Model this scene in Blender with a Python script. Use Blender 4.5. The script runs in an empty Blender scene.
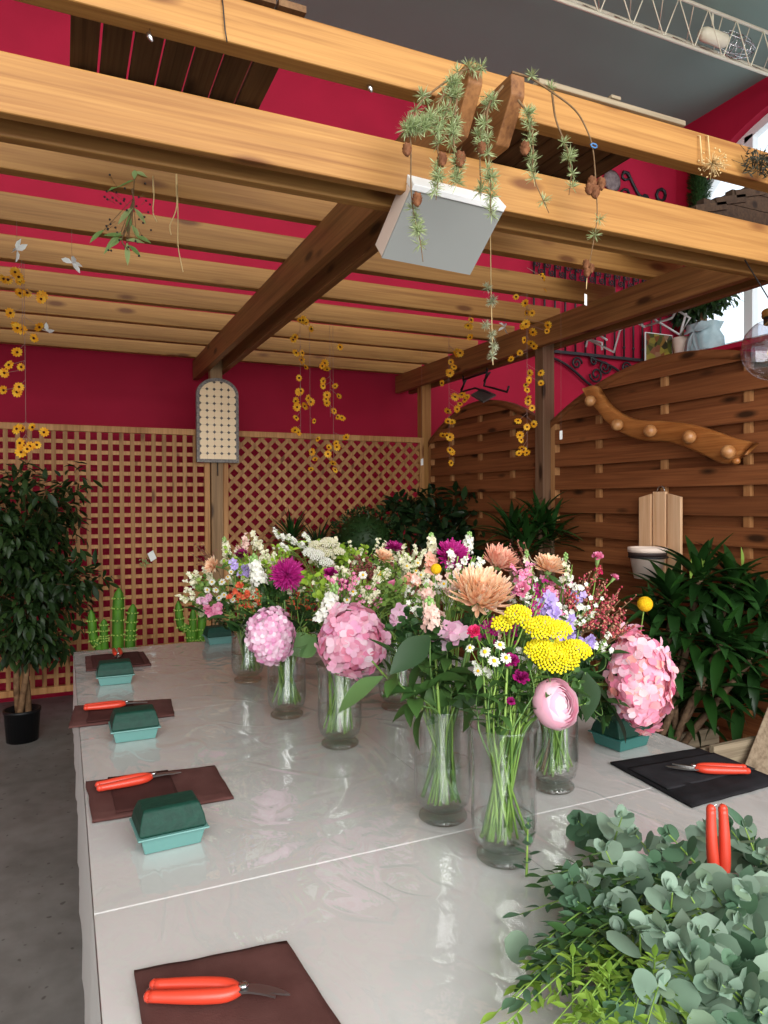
import bpy, math, random
from math import sin, cos, pi, radians as R
from mathutils import Vector as V, Matrix as Mx, noise as NZ
random.seed(7)
rnd = random.random
def U(a, b): return a + (b - a) * rnd()
S = bpy.context.scene
COL = S.collection

# ------------------------------------------------------------------ camera
F = 708.9
YAW, PIT, ROL = R(24.4117), R(-0.8538), R(-0.2684)
CAM = V((0, 0, 1.5))
cf = V((sin(YAW) * cos(PIT), cos(YAW) * cos(PIT), sin(PIT)))
cr = V((cos(YAW), -sin(YAW), 0)); cu = cr.cross(cf)
cr, cu = cr * cos(ROL) + cu * sin(ROL), cu * cos(ROL) - cr * sin(ROL)
cd = bpy.data.cameras.new('camera'); cam = bpy.data.objects.new('camera', cd); COL.objects.link(cam)
m = Mx((cr, cu, -cf)).transposed().to_4x4(); m.translation = CAM; cam.matrix_world = m
cd.sensor_fit = 'VERTICAL'; cd.sensor_height = 24; cd.lens = F / 1024 * 24; cd.clip_start = 0.02
S.camera = cam
def ray(x, y): return cf + cr * ((x - 384) / F) - cu * ((y - 512) / F)
def onz(x, y, z): d = ray(x, y); return CAM + d * ((z - CAM.z) / d.z)
def onx(x, y, X): d = ray(x, y); return CAM + d * (X / d.x)
def ony(x, y, Y): d = ray(x, y); return CAM + d * (Y / d.y)

# ------------------------------------------------------------------ materials
def lin(c):
    if isinstance(c, str):
        c = [int(c[i:i + 2], 16) / 255 for i in (0, 2, 4)]
    return tuple((x / 12.92 if x <= .04045 else ((x + .055) / 1.055) ** 2.4) for x in c) + (1,)
class NT:
    def __init__(s, name):
        s.m = bpy.data.materials.new(name); s.m.use_nodes = True; s.t = s.m.node_tree
        for n in list(s.t.nodes): s.t.nodes.remove(n)
        s.out = s.n('ShaderNodeOutputMaterial')
    def n(s, t, **k):
        n = s.t.nodes.new(t)
        for a, b in k.items():
            if hasattr(n, a) and not a[0].isupper(): setattr(n, a, b)
            else: n.inputs[a.replace('_', ' ')].default_value = b
        return n
    def l(s, a, b): s.t.links.new(a, b)
    def ramp(s, fac, stops, interp='LINEAR'):
        r = s.n('ShaderNodeValToRGB'); r.color_ramp.interpolation = interp; e = r.color_ramp.elements
        while len(e) < len(stops): e.new(.5)
        for k, (p, c) in enumerate(stops): e[k].position = p; e[k].color = c
        s.l(fac, r.inputs[0]); return r.outputs[0]
    def mix(s, fac, a, b, mode='MIX'):
        x = s.n('ShaderNodeMix', data_type='RGBA', blend_type=mode)
        for v, i in ((fac, 0), (a, 6), (b, 7)):
            if hasattr(v, 'is_linked'): s.l(v, x.inputs[i])
            else: x.inputs[i].default_value = v
        return x.outputs[2]
def bsdf(nt, rough=.6, spec=.4, metal=0):
    b = nt.n('ShaderNodeBsdfPrincipled'); b.inputs['Roughness'].default_value = rough
    b.inputs['Specular IOR Level'].default_value = spec; b.inputs['Metallic'].default_value = metal
    nt.l(b.outputs[0], nt.out.inputs[0]); return b
def plain(name, c, rough=.6, spec=.4, metal=0, c2=None, scale=8, bump=0, bscale=40, detail=4):
    nt = NT(name); b = bsdf(nt, rough, spec, metal)
    tc = nt.n('ShaderNodeTexCoord')
    if c2:
        nz = nt.n('ShaderNodeTexNoise', Scale=scale, Detail=detail); nt.l(tc.outputs['Object'], nz.inputs['Vector'])
        nt.l(nt.ramp(nz.outputs[0], [(.35, lin(c)), (.65, lin(c2))]), b.inputs['Base Color'])
    else: b.inputs['Base Color'].default_value = lin(c)
    if bump:
        n2 = nt.n('ShaderNodeTexNoise', Scale=bscale, Detail=3.0); nt.l(tc.outputs['Object'], n2.inputs['Vector'])
        bp = nt.n('ShaderNodeBump', Strength=bump, Distance=.004); nt.l(n2.outputs[0], bp.inputs['Height']); nt.l(bp.outputs[0], b.inputs['Normal'])
    return nt.m
def petalmat(name, cols, rough=.55, trans=.3, noise=None):
    """colour differs from petal to petal (or leaf to leaf); a thin sheet lets some light through"""
    nt = NT(name); g = nt.n('ShaderNodeNewGeometry')
    n = len(cols); c = nt.ramp(g.outputs['Random Per Island'], [(i / max(1, n - 1), lin(k)) for i, k in enumerate(cols)])
    b = nt.n('ShaderNodeBsdfPrincipled', Roughness=rough); b.inputs['Specular IOR Level'].default_value = .3
    nt.l(c, b.inputs['Base Color'])
    t = nt.n('ShaderNodeBsdfTranslucent'); nt.l(c, t.inputs[0])
    x = nt.n('ShaderNodeMixShader'); x.inputs[0].default_value = trans
    nt.l(b.outputs[0], x.inputs[1]); nt.l(t.outputs[0], x.inputs[2]); nt.l(x.outputs[0], nt.out.inputs[0]); return nt.m
def wood(name, axis, base, dark, light, knot=None, rough=.55, spec=.3, grain=1.0, kscale=1.25):
    """sawn softwood: long grain along one axis, year rings, sparse knots"""
    nt = NT(name); b = bsdf(nt, rough, spec); tc = nt.n('ShaderNodeTexCoord'); oi = nt.n('ShaderNodeObjectInfo')
    ad = nt.n('ShaderNodeVectorMath', operation='ADD'); sc = nt.n('ShaderNodeVectorMath', operation='SCALE')
    cmb = nt.n('ShaderNodeCombineXYZ')
    for i in range(3): nt.l(oi.outputs['Random'], cmb.inputs[i])
    nt.l(cmb.outputs[0], sc.inputs[0]); sc.inputs['Scale'].default_value = 37
    nt.l(tc.outputs['Object'], ad.inputs[0]); nt.l(sc.outputs[0], ad.inputs[1])
    def mp(along, across):
        q = nt.n('ShaderNodeMapping'); v = [across] * 3; v[axis] = along; q.inputs['Scale'].default_value = v
        nt.l(ad.outputs[0], q.inputs[0]); return q.outputs[0]
    n1 = nt.n('ShaderNodeTexNoise', Scale=1.0, Detail=5.0, Distortion=.6); nt.l(mp(1.3, 42 * grain), n1.inputs['Vector'])
    n2 = nt.n('ShaderNodeTexNoise', Scale=1.0, Detail=2.0); nt.l(mp(2.5, 120 * grain), n2.inputs['Vector'])
    n3 = nt.n('ShaderNodeTexNoise', Scale=1.0, Detail=2.0); nt.l(mp(.8, 4), n3.inputs['Vector'])
    c = nt.ramp(n1.outputs[0], [(.28, lin(dark)), (.48, lin(base)), (.72, lin(light))])
    c = nt.mix(.35, c, nt.ramp(n2.outputs[0], [(.35, lin(dark)), (.6, lin(light))]), 'MIX')
    c = nt.mix(.3, c, nt.ramp(n3.outputs[0], [(.35, lin(dark)), (.65, lin(light))]))
    vo = nt.n('ShaderNodeTexVoronoi', Scale=1.0); nt.l(mp(2.2 * kscale, 7 * kscale), vo.inputs['Vector'])
    kf = nt.ramp(vo.outputs['Distance'], [(.10, (1, 1, 1, 1)), (.21, (0, 0, 0, 1))])
    c = nt.mix(kf, c, lin(knot or dark))
    hs = nt.n('ShaderNodeHueSaturation'); mr = nt.n('ShaderNodeMapRange'); mr.inputs['To Min'].default_value = .85; mr.inputs['To Max'].default_value = 1.12
    nt.l(oi.outputs['Random'], mr.inputs[0]); nt.l(mr.outputs[0], hs.inputs['Value']); nt.l(c, hs.inputs['Color'])
    nt.l(hs.outputs[0], b.inputs['Base Color'])
    bp = nt.n('ShaderNodeBump', Strength=.25, Distance=.003); nt.l(n1.outputs[0], bp.inputs['Height']); nt.l(bp.outputs[0], b.inputs['Normal'])
    return nt.m
def clear(name, tint, ior=1.45, rough=.02, bump=0, bscale=6, film=False):
    """thin clear sheet: lets light straight through and mirrors more at a slant"""
    nt = NT(name); tr = nt.n('ShaderNodeBsdfTransparent'); tr.inputs[0].default_value = tint
    gl = nt.n('ShaderNodeBsdfGlossy', Roughness=rough); fr = nt.n('ShaderNodeLayerWeight', Blend=.5); x = nt.n('ShaderNodeMixShader')
    f0 = ((ior - 1) / (ior + 1)) ** 2; pw = nt.n('ShaderNodeMath', operation='POWER'); pw.inputs[1].default_value = 5; nt.l(fr.outputs['Facing'], pw.inputs[0])
    ma = nt.n('ShaderNodeMath', operation='MULTIPLY_ADD'); pw.inputs[1].default_value = 3.8 if film else 5; ma.inputs[1].default_value = 1 - f0; ma.inputs[2].default_value = f0; nt.l(pw.outputs[0], ma.inputs[0])
    if bump:
        tc = nt.n('ShaderNodeTexCoord'); mpn = nt.n('ShaderNodeMapping'); mpn.inputs['Scale'].default_value = (1, .55, 1); mpn.inputs['Rotation'].default_value = (0, 0, .5)
        nt.l(tc.outputs['Object'], mpn.inputs[0])
        a = nt.n('ShaderNodeTexNoise', Scale=bscale, Detail=3.0, Distortion=1.2); nt.l(mpn.outputs[0], a.inputs['Vector'])
        w = nt.n('ShaderNodeTexNoise', Scale=bscale * 3.5, Detail=2.0, Distortion=2.0); nt.l(mpn.outputs[0], w.inputs['Vector'])
        mm = nt.n('ShaderNodeMath', operation='ADD'); nt.l(a.outputs[0], mm.inputs[0])
        m2 = nt.n('ShaderNodeMath', operation='MULTIPLY'); nt.l(w.outputs[0], m2.inputs[0]); m2.inputs[1].default_value = .3; nt.l(m2.outputs[0], mm.inputs[1])
        if film:   # sharp creases: thin contour lines of a stretched noise
            for sc_, am in ((1.6, .55), (3.1, .3)):
                cn = nt.n('ShaderNodeTexNoise', Scale=sc_, Detail=1.0, Distortion=1.8); nt.l(mpn.outputs[0], cn.inputs['Vector'])
                cr_ = nt.ramp(cn.outputs[0], [(.43, (0, 0, 0, 1)), (.5, (1, 1, 1, 1)), (.57, (0, 0, 0, 1))], 'EASE')
                c2 = nt.n('ShaderNodeMath', operation='MULTIPLY_ADD'); nt.l(cr_, c2.inputs[0]); c2.inputs[1].default_value = am; nt.l(mm.outputs[0], c2.inputs[2]); mm = c2
        bp = nt.n('ShaderNodeBump', Strength=bump, Distance=.02); nt.l(mm.outputs[0], bp.inputs['Height'])
        nt.l(bp.outputs[0], gl.inputs['Normal']); nt.l(bp.outputs[0], fr.inputs['Normal'])
    nt.l(ma.outputs[0], x.inputs[0]); nt.l(tr.outputs[0], x.inputs[1]); nt.l(gl.outputs[0], x.inputs[2]); nt.l(x.outputs[0], nt.out.inputs[0]); return nt.m
def glow(name, c, s):
    nt = NT(name); e = nt.n('ShaderNodeEmission', Strength=s); e.inputs[0].default_value = lin(c); nt.l(e.outputs[0], nt.out.inputs[0]); return nt.m

M = {}
HON = ('a1713b', '7e5127', 'b5864a')
M['honey_x'] = wood('honey_wood_x', 0, *HON, knot='6e4320')
M['honey_y'] = wood('honey_wood_y', 1, *HON, knot='7a4a22')
M['honey_z'] = wood('honey_wood_z', 2, *HON, knot='7a4a22')
M['stain_y'] = wood('stained_wood_y', 1, '8a5c34', '623c20', 'a37042', knot='452812')
M['post_z'] = wood('post_wood_z', 2, '94704a', '6b4e30', 'ab8860', knot='4c3420')
M['dpost_z'] = wood('dark_post_wood_z', 2, '7c5a40', '573c28', '917058', knot='3a2618')
M['lat'] = wood('lattice_wood', 2, 'ae7846', '855527', 'c4925e', knot='7a4a25', grain=.6)
M['fence_y'] = wood('fence_wood_y', 1, '814b2a', '592f17', '9a5f38', knot='38200f')
M['fence_z'] = wood('fence_batten_wood_z', 2, 'a87446', '84522c', 'c08d5e', knot='6a4020')
M['old_x'] = wood('weathered_wood_x', 0, '8a7a62', '5e5040', 'aa9a80', rough=.8)
M['old_y'] = wood('dark_weathered_wood_y', 1, '6a4830', '46301e', '80603f', rough=.75)
M['shingle'] = wood('dark_shingle_wood', 1, '3e2e24', '281d16', '54402f', rough=.8)
M['old_z'] = wood('weathered_wood_z', 2, '8a7560', '5d4b3a', 'a8947c', rough=.8)
M['pale_z'] = wood('pale_pine_z', 2, 'd9ab80', 'bd8a5c', 'e8c4a0', knot='b08050')
M['drift'] = wood('driftwood', 1, 'b0682f', '7d4218', 'cf8a4c', knot='5a2c10', rough=.35, spec=.5)
M['knobw'] = plain('turned_wood', 'c08a58', .4, .5, c2='9c6436', scale=30)
M['red'] = plain('crimson_wall_paint', 'ae1838', .75, .25, c2='a41634', scale=2.5, bump=.15, bscale=90)
M['ceil'] = plain('grey_ceiling_paint', '869c94', .9, .2, c2='82988f', scale=1)
M['white'] = plain('white_paint', 'e6e6e4', .45, .4)
M['cream'] = plain('cream_enamel', 'e4dcc2', .4, .5)
M['top'] = plain('white_laminate', 'eceae8', .4, .35, c2='e6e4e1', scale=3)
M['steel'] = plain('brushed_steel', 'c8c8c8', .25, .5, 1)
M['blade'] = plain('dark_blade_steel', '9a9896', .28, .5, .9)
M['iron'] = plain('black_wrought_iron', '1c1a1c', .5, .5)
M['orange'] = plain('orange_red_grip', 'cf3f2a', .35, .5)
M['apron'] = plain('brown_cotton', '5e3d39', .9, .15, c2='553531', scale=20, bump=.3, bscale=400)
M['apron2'] = plain('brown_cotton_pocket', '4a2b28', .9, .15, c2='422522', scale=20, bump=.3, bscale=400)
M['black'] = plain('black_cotton', '1b1a1c', .9, .15, c2='242326', scale=20, bump=.3, bscale=400)
M['black2'] = plain('charcoal_cotton_pocket', '2c2b2e', .9, .15, c2='262528', scale=20, bump=.3, bscale=400)
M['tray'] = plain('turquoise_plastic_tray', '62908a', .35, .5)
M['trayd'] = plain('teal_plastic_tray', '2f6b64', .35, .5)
M['foam'] = plain('dark_green_foam', '0d3b2e', .6, .3, c2='0a3328', scale=60, bump=.3, bscale=120)
M['potb'] = plain('black_plastic_pot', '111113', .45, .4)
M['soil'] = plain('potting_soil', '2a1e16', .95, .1, c2='3a2a1e', scale=60, bump=.8, bscale=80)
M['bark'] = plain('bark', '8a6a4c', .85, .2, c2='5c432e', scale=25, bump=.8, bscale=60)
M['cane'] = plain('grey_brown_cane', '6d5642', .85, .2, c2='4b3829', scale=40, bump=.6, bscale=90)
M['twig'] = plain('twig', '6a5138', .8, .2, c2='7d6448', scale=60)
M['raffia'] = plain('raffia', 'd6b884', .8, .2)
M['thread'] = plain('thin_thread', '9a7a70', .7, .2)
M['stem'] = plain('green_stem', '8fae50', .5, .4, c2='6f9240', scale=30)
M['stemd'] = plain('dark_green_stem', '648444', .5, .4, c2='527238', scale=30)
M['cactus'] = plain('cactus_skin', '4f7f20', .55, .3, c2='426e1c', scale=20, bump=.3)
M['spine'] = plain('cactus_spines', 'a8c060', .7, .2)
M['terracotta'] = plain('terracotta_clay', '9c5a3c', .85, .2, c2='8a4c30', scale=20)
M['cone'] = plain('larch_cone', '6b4028', .7, .3, c2='8a5a3a', scale=60, bump=.3)
M['disc'] = plain('dark_flower_disc', '4a1c08', .8, .2)
M['yel'] = plain('yellow_button', 'f2c21a', .7, .2, c2='dba20e', scale=300, bump=.8, bscale=700)
M['daisyc'] = plain('daisy_centre', 'e8b81c', .7, .2)
M['calyx'] = plain('pale_green_calyx', '86a860', .6, .3)
M['gold'] = plain('brass_cap', 'b08a4a', .35, .5, .8)
M['rubber'] = plain('black_socket', '141416', .5, .4)
M['bluecloth'] = plain('pale_blue_fabric', 'b4c8cc', .8, .2, c2='9fb6bc', scale=12, bump=.3, bscale=60)
M['paper'] = plain('white_card', 'ecebe6', .7, .2)
M['grey'] = plain('grey_glass_front', '8e908c', .35, .4)
M['potw'] = plain('whitewashed_pot', 'ead6c8', .6, .3, c2='dfc8b8', scale=10)
M['potrim'] = plain('dark_band', '3a2e2c', .6, .3)
M['L_ficus'] = petalmat('ficus_leaves', ['15240f', '243a18', '1c3014', '32491f', '1a2c14', '3d5428'], .45, .15)
M['L_dark'] = petalmat('dark_leaves', ['142412', '20361a', '182c14', '2a4220'], .45, .15)
M['L_drac'] = petalmat('dracaena_leaves', ['12280c', '1c3814', '264a1a', '152e10', '33592a', '183212'], .35, .2)
M['L_box'] = petalmat('boxwood_leaves', ['1c3014', '2a441c', '223a18', '36522a'], .5, .15)
M['L_euc'] = petalmat('eucalyptus_leaves', ['7a9480', '96ac98', '869e8a', '68846e', 'a9bca8', '768c70', '92a893'], .55, .18)
M['L_eud'] = petalmat('deep_eucalyptus_leaves', ['4a6a50', '58785c', '3f5e46', '66866c'], .5, .18)
M['L_pis'] = petalmat('pistachio_leaves', ['7fa03a', '9aba50', '6a8c30', 'a8c45e', '5a7c2c'], .5, .3)
M['L_rus'] = petalmat('ruscus_leaves', ['2c4a24', '38582c', '24401e', '44663a'], .4, .15)
M['L_grn'] = petalmat('flower_leaves', ['3a5a2a', '4a6c34', '2f4e24', '587c40', '41622e'], .5, .25)
M['L_fil'] = petalmat('pale_filler_leaves', ['6a8a3e', '84a24c', '557a36', '9ab45c', '4a6a30'], .5, .3)
M['L_hyd'] = petalmat('hydrangea_leaves', ['6f9a58', '7ca664', '638c4c'], .5, .3)
M['L_hydd'] = petalmat('dark_hydrangea_leaves', ['24391f', '2b4426', '1d3119'], .5, .2)
M['L_lime'] = petalmat('lime_bracts', ['9ab83a', '86a830', 'aecb4e', '76982a'], .5, .3)
M['L_larch'] = petalmat('larch_needles', ['9aa874', 'acb886', '86965e', 'b8c498', '7a8a56'], .6, .2)
M['L_olive'] = petalmat('olive_sprig_leaves', ['6d8a48', '8aa660', 'a9b87a', '587638'], .5, .25)
M['P_hyd'] = petalmat('pink_hydrangea', ['f3a9c8', 'fad2e2', 'ea7fa8', 'fdeaf2', 'ec8ea8', 'f9c9de', 'f2a8d0'], .6, .3)  # hydrangeas: near-white and deep pinks put highlights and shadows into the petal mix
M['P_hydl'] = petalmat('lilac_pink_hydrangea', ['f2b8d6', 'f9d8e8', 'e694c2', 'fdeef4', 'e8a0c4', 'f7cce2'], .6, .3)
M['P_hydc'] = petalmat('coral_pink_hydrangea', ['f08fae', 'f8c6d4', 'e8749a', 'fcdfe6', 'f2a496', 'f7b6d0', 'fbe8ee'], .6, .3)
M['P_peach'] = petalmat('peach_petals', ['f8cba0', 'fbdcb8', 'f3b890', 'fdeacb', 'f3bfa6'], .6, .3)
M['P_peachp'] = petalmat('rosy_peach_petals', ['f2b298', 'f6c6ae', 'eca48e', 'f9d8bc'], .6, .3)
M['P_mag'] = petalmat('magenta_petals', ['b01878', '9c1068', 'c42a8a', '8c0c5c', 'd040a0'], .6, .3)
M['P_plum'] = petalmat('plum_petals', ['7a0c4c', '901058', '680840', 'a01868'], .6, .25)
M['P_pink'] = petalmat('pink_petals', ['ee8cb4', 'f4a6c4', 'e874a4', 'f8c0d4'], .6, .3)
M['P_hot'] = petalmat('hot_pink_petals', ['e02c6c', 'ec4c84', 'd41c5c'], .6, .3)
M['P_ran'] = petalmat('ranunculus_petals', ['fad2de', 'f7bccf', 'fce0e8', 'fdeef2', 'f8c8d6'], .6, .3)
M['P_white'] = petalmat('white_petals', ['f2f0e8', 'e8e6d8', 'f8f6f0', 'e4e8d4'], .6, .3)
M['P_cream'] = petalmat('cream_petals', ['f0ead0', 'e6e0bc', 'f6f2e0', 'dcd8a8'], .6, .3)
M['P_blush'] = petalmat('blush_petals', ['f2cfc0', 'f6dcd0', 'ecbcb0', 'f8e4d4'], .6, .3)
M['P_lil'] = petalmat('lilac_petals', ['b8a0dc', 'c8b4e6', 'a88cd0', 'd4c6ee'], .6, .3)
M['P_yel'] = petalmat('yellow_florets', ['f2de0c', 'f8ea2c', 'e6d00a', 'fcf040'], .7, .15)
M['P_gold'] = petalmat('golden_petals', ['f2a81c', 'f6b82c', 'e8940e', 'f8c83c'], .6, .3)
M['P_orng'] = petalmat('orange_red_florets', ['c8482c', 'd8603c', 'b03a24', 'e07850'], .6, .25)
M['P_bead'] = petalmat('rosy_beads', ['c04058', 'd05c68', 'b03048', 'dc8070', 'e0b890', 'a82a48'], .6, .2)
M['P_brown'] = petalmat('russet_beads', ['8a4444', '9c5850', '784038', 'a87860'], .7, .2)
M['glass'] = clear('vase_glass', (.955, .975, .97, 1), 1.9, .01)
M['water'] = clear('vase_water', (.93, .96, .94, 1), 1.33, .01)
M['pane'] = clear('window_glass', (.97, .98, .98, 1), 1.45, .01)
M['film'] = clear('clear_plastic_film', (.98, .98, .98, 1), 2.0, .04, bump=.22, bscale=4, film=True)
M['drop'] = plain('milky_film_edge', 'dcdad6', .35, .4)
def glassfoot_():
    nt = NT('solid_glass'); g = nt.n('ShaderNodeBsdfGlass', Roughness=.02, IOR=1.3); g.inputs[0].default_value = (.93, .97, .95, 1)
    t = nt.n('ShaderNodeBsdfTransparent'); t.inputs[0].default_value = (.9, .94, .92, 1); x = nt.n('ShaderNodeMixShader'); x.inputs[0].default_value = .5
    nt.l(g.outputs[0], x.inputs[1]); nt.l(t.outputs[0], x.inputs[2]); nt.l(x.outputs[0], nt.out.inputs[0]); return nt.m
M['foot'] = clear('solid_glass_foot', (.90, .95, .925, 1), 1.9, .03, bump=.25, bscale=30)
M['bulb'] = glow('warm_lamp_core', 'ffd8a0', 1.2)
def floor_mat():
    nt = NT('worn_concrete'); b = bsdf(nt, .55, .35); tc = nt.n('ShaderNodeTexCoord')
    a = nt.n('ShaderNodeTexNoise', Scale=1.3, Detail=7.0, Roughness=.65); nt.l(tc.outputs['Object'], a.inputs['Vector'])
    d = nt.n('ShaderNodeTexNoise', Scale=9.0, Detail=5.0); nt.l(tc.outputs['Object'], d.inputs['Vector'])
    v = nt.n('ShaderNodeTexNoise', Scale=26.0, Detail=1.0); nt.l(tc.outputs['Object'], v.inputs['Vector'])
    c = nt.ramp(a.outputs[0], [(.3, lin('66635f')), (.5, lin('807d79')), (.72, lin('918e8a'))])
    c = nt.mix(.35, c, nt.ramp(d.outputs[0], [(.35, lin('6a6660')), (.7, lin('94918c'))]))
    c = nt.mix(nt.ramp(v.outputs[0], [(.70, (0, 0, 0, 1)), (.74, (.7, .7, .7, 1))]), c, lin('4a4540'))
    nt.l(c, b.inputs['Base Color'])
    bp = nt.n('ShaderNodeBump', Strength=.15, Distance=.003); nt.l(d.outputs[0], bp.inputs['Height']); nt.l(bp.outputs[0], b.inputs['Normal']); return nt.m
M['floor'] = floor_mat()
def tile_mat():
    """cream tiles with small dark diamonds where four tiles meet (coordinates: x across, z up)"""
    nt = NT('tile_mosaic'); b = bsdf(nt, .35, .4); tc = nt.n('ShaderNodeTexCoord'); sp = nt.n('ShaderNodeSeparateXYZ'); nt.l(tc.outputs['Object'], sp.inputs[0])
    def M2(op, a, bb=None):
        n = nt.n('ShaderNodeMath', operation=op)
        for i, q in enumerate((a, bb)):
            if q is None: continue
            if hasattr(q, 'is_linked'): nt.l(q, n.inputs[i])
            else: n.inputs[i].default_value = q
        return n.outputs[0]
    def frac(o, s, off): return M2('ABSOLUTE', M2('SUBTRACT', M2('FRACT', M2('ADD', M2('MULTIPLY', o, 1 / s), off)), .5))
    fx = frac(sp.outputs[0], .0535, 50.0); fz = frac(sp.outputs[2], .0535, 50.25)
    dia = M2('LESS_THAN', M2('ADD', fx, fz), .24)
    ln = M2('MINIMUM', fx, fz); grout = M2('LESS_THAN', ln, .025)
    c = nt.mix(M2('MULTIPLY', grout, .5), lin('efd0a4'), lin('b08c64')); c = nt.mix(dia, c, lin('3c2a20'))
    nt.l(c, b.inputs['Base Color']); return nt.m
M['tile'] = tile_mat()
def poster_mat():
    nt = NT('flower_picture'); b = bsdf(nt, .4, .4); tc = nt.n('ShaderNodeTexCoord')
    v = nt.n('ShaderNodeTexVoronoi', Scale=14.0); nt.l(tc.outputs['Object'], v.inputs['Vector'])
    sp = nt.n('ShaderNodeSeparateXYZ'); nt.l(v.outputs['Color'], sp.inputs[0])
    c = nt.ramp(sp.outputs[0], [(0, lin('241c14')), (.3, lin('4a4a20')), (.5, lin('8a7a30')), (.7, lin('6a2818')), (1, lin('b8a47c'))]); nt.l(c, b.inputs['Base Color']); return nt.m
M['poster'] = poster_mat()

# ------------------------------------------------------------------ mesh building
class MB:
    def __init__(s): s.v = []; s.f = []
    def add(s, vs, fs):
        o = len(s.v); s.v += [V(p) for p in vs]; s.f += [tuple(o + i for i in q) for q in fs]; return s
    def box(s, x0, x1, y0, y1, z0, z1):
        vs = [(x, y, z) for x in (x0, x1) for y in (y0, y1) for z in (z0, z1)]
        return s.add(vs, [(0, 1, 3, 2), (4, 6, 7, 5), (0, 4, 5, 1), (2, 3, 7, 6), (0, 2, 6, 4), (1, 5, 7, 3)])
    def obox(s, c, ax, ay, az):
        c, ax, ay, az = V(c), V(ax), V(ay), V(az)
        vs = [c + ax * i + ay * j + az * k for i in (-1, 1) for j in (-1, 1) for k in (-1, 1)]
        return s.add(vs, [(0, 1, 3, 2), (4, 6, 7, 5), (0, 4, 5, 1), (2, 3, 7, 6), (0, 2, 6, 4), (1, 5, 7, 3)])
    def bar(s, a, b, w, t, up=(0, 0, 1)):
        a, b = V(a), V(b); d = b - a; L = d.length; d.normalize(); u = V(up); x = d.cross(u)
        if x.length < 1e-4: x = d.cross(V((1, 0, 0)))
        x.normalize(); u = x.cross(d); return s.obox((a + b) / 2, d * L / 2, x * w / 2, u * t / 2)
    def tube(s, pts, r, n=6, cap=True):
        pts = [V(p) for p in pts]; k = len(pts); rr = r if isinstance(r, (list, tuple)) else [r] * k; o = len(s.v)
        px = None
        for i, p in enumerate(pts):
            d = (pts[min(i + 1, k - 1)] - pts[max(i - 1, 0)])
            d = d.normalized() if d.length > 1e-9 else V((0, 0, 1))
            if px is None:
                px = d.cross(V((0, 0, 1)) if abs(d.z) < .9 else V((1, 0, 0)))
            px = (px - d * px.dot(d)); px.normalize(); py = d.cross(px)
            for j in range(n):
                a = 2 * pi * j / n; s.v.append(p + (px * cos(a) + py * sin(a)) * rr[i])
        for i in range(k - 1):
            for j in range(n):
                s.f.append((o + i * n + j, o + i * n + (j + 1) % n, o + (i + 1) * n + (j + 1) % n, o + (i + 1) * n + j))
        if cap: s.f.append(tuple(o + j for j in range(n))[::-1]); s.f.append(tuple(o + (k - 1) * n + j for j in range(n)))
        return s
    def lathe(s, prof, n=24, mat=None, closed=False):
        mt = mat or Mx(); vs = []
        for r, z in prof:
            for j in range(n): vs.append(mt @ V((r * cos(2 * pi * j / n), r * sin(2 * pi * j / n), z)))
        k = len(prof); fs = []
        for i in range(k if closed else k - 1):
            for j in range(n):
                a, b = i * n, ((i + 1) % k) * n; fs.append((a + j, a + (j + 1) % n, b + (j + 1) % n, b + j))
        return s.add(vs, fs)
    def ball(s, c, r, n=8, k=5, sc=(1, 1, 1)):
        c = V(c); vs = [c + V((0, 0, -r * sc[2]))]
        for i in range(1, k):
            t = -pi / 2 + pi * i / k
            for j in range(n):
                a = 2 * pi * j / n; vs.append(c + V((r * cos(t) * cos(a) * sc[0], r * cos(t) * sin(a) * sc[1], r * sin(t) * sc[2])))
        vs.append(c + V((0, 0, r * sc[2]))); e = len(vs) - 1; fs = []
        for j in range(n):
            fs.append((0, 1 + (j + 1) % n, 1 + j)); fs.append((e, 1 + (k - 2) * n + j, 1 + (k - 2) * n + (j + 1) % n))
            for i in range(k - 2): fs.append((1 + i * n + j, 1 + i * n + (j + 1) % n, 1 + (i + 1) * n + (j + 1) % n, 1 + (i + 1) * n + j))
        return s.add(vs, fs)
    def bead(s, c, r):
        c = V(c); return s.add([c + V(p) * r for p in ((1, 0, 0), (-1, 0, 0), (0, 1, 0), (0, -1, 0), (0, 0, 1), (0, 0, -1))],
              [(0, 2, 4), (2, 1, 4), (1, 3, 4), (3, 0, 4), (2, 0, 5), (1, 2, 5), (3, 1, 5), (0, 3, 5)])
    def leaf(s, base, d, nrm, L, W, curl=0.0, fold=.15, rows=4, wide=.45, tip=0.0, twist=0, round_=False):
        """blade from base along d; nrm = its upper side; curl bends it away from nrm; fold = V-section; wide = where it is widest"""
        base, d, nrm = V(base), V(d).normalized(), V(nrm); x = d.cross(nrm)
        if x.length < 1e-4: x = d.orthogonal()
        x.normalize(); nrm = x.cross(d); o = len(s.v); p = base.copy(); dd = d.copy(); st = L / rows
        for i in range(rows + 1):
            t = i / rows
            w = math.sqrt(max(0, 1 - (2 * t ** .88 - 1) ** 2)) if round_ else (sin(pi * (t / wide * .5)) if t < wide else cos(pi / 2 * ((t - wide) / (1 - wide)))) if 0 < t < 1 else (0.12 if t == 0 else tip)
            h = W / 2 * max(w, .02); n2 = x.cross(dd)
            s.v += [p - x * h + n2 * (h * fold * 2), p.copy(), p + x * h + n2 * (h * fold * 2)]
            q = Mx.Rotation(-curl / rows, 3, x); dd = q @ dd
            if twist: x = Mx.Rotation(twist / rows, 3, dd) @ x
            p = p + dd * st
        for i in range(rows):
            a = o + 3 * i; s.f += [(a, a + 1, a + 4, a + 3), (a + 1, a + 2, a + 5, a + 4)]
        return s
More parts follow.
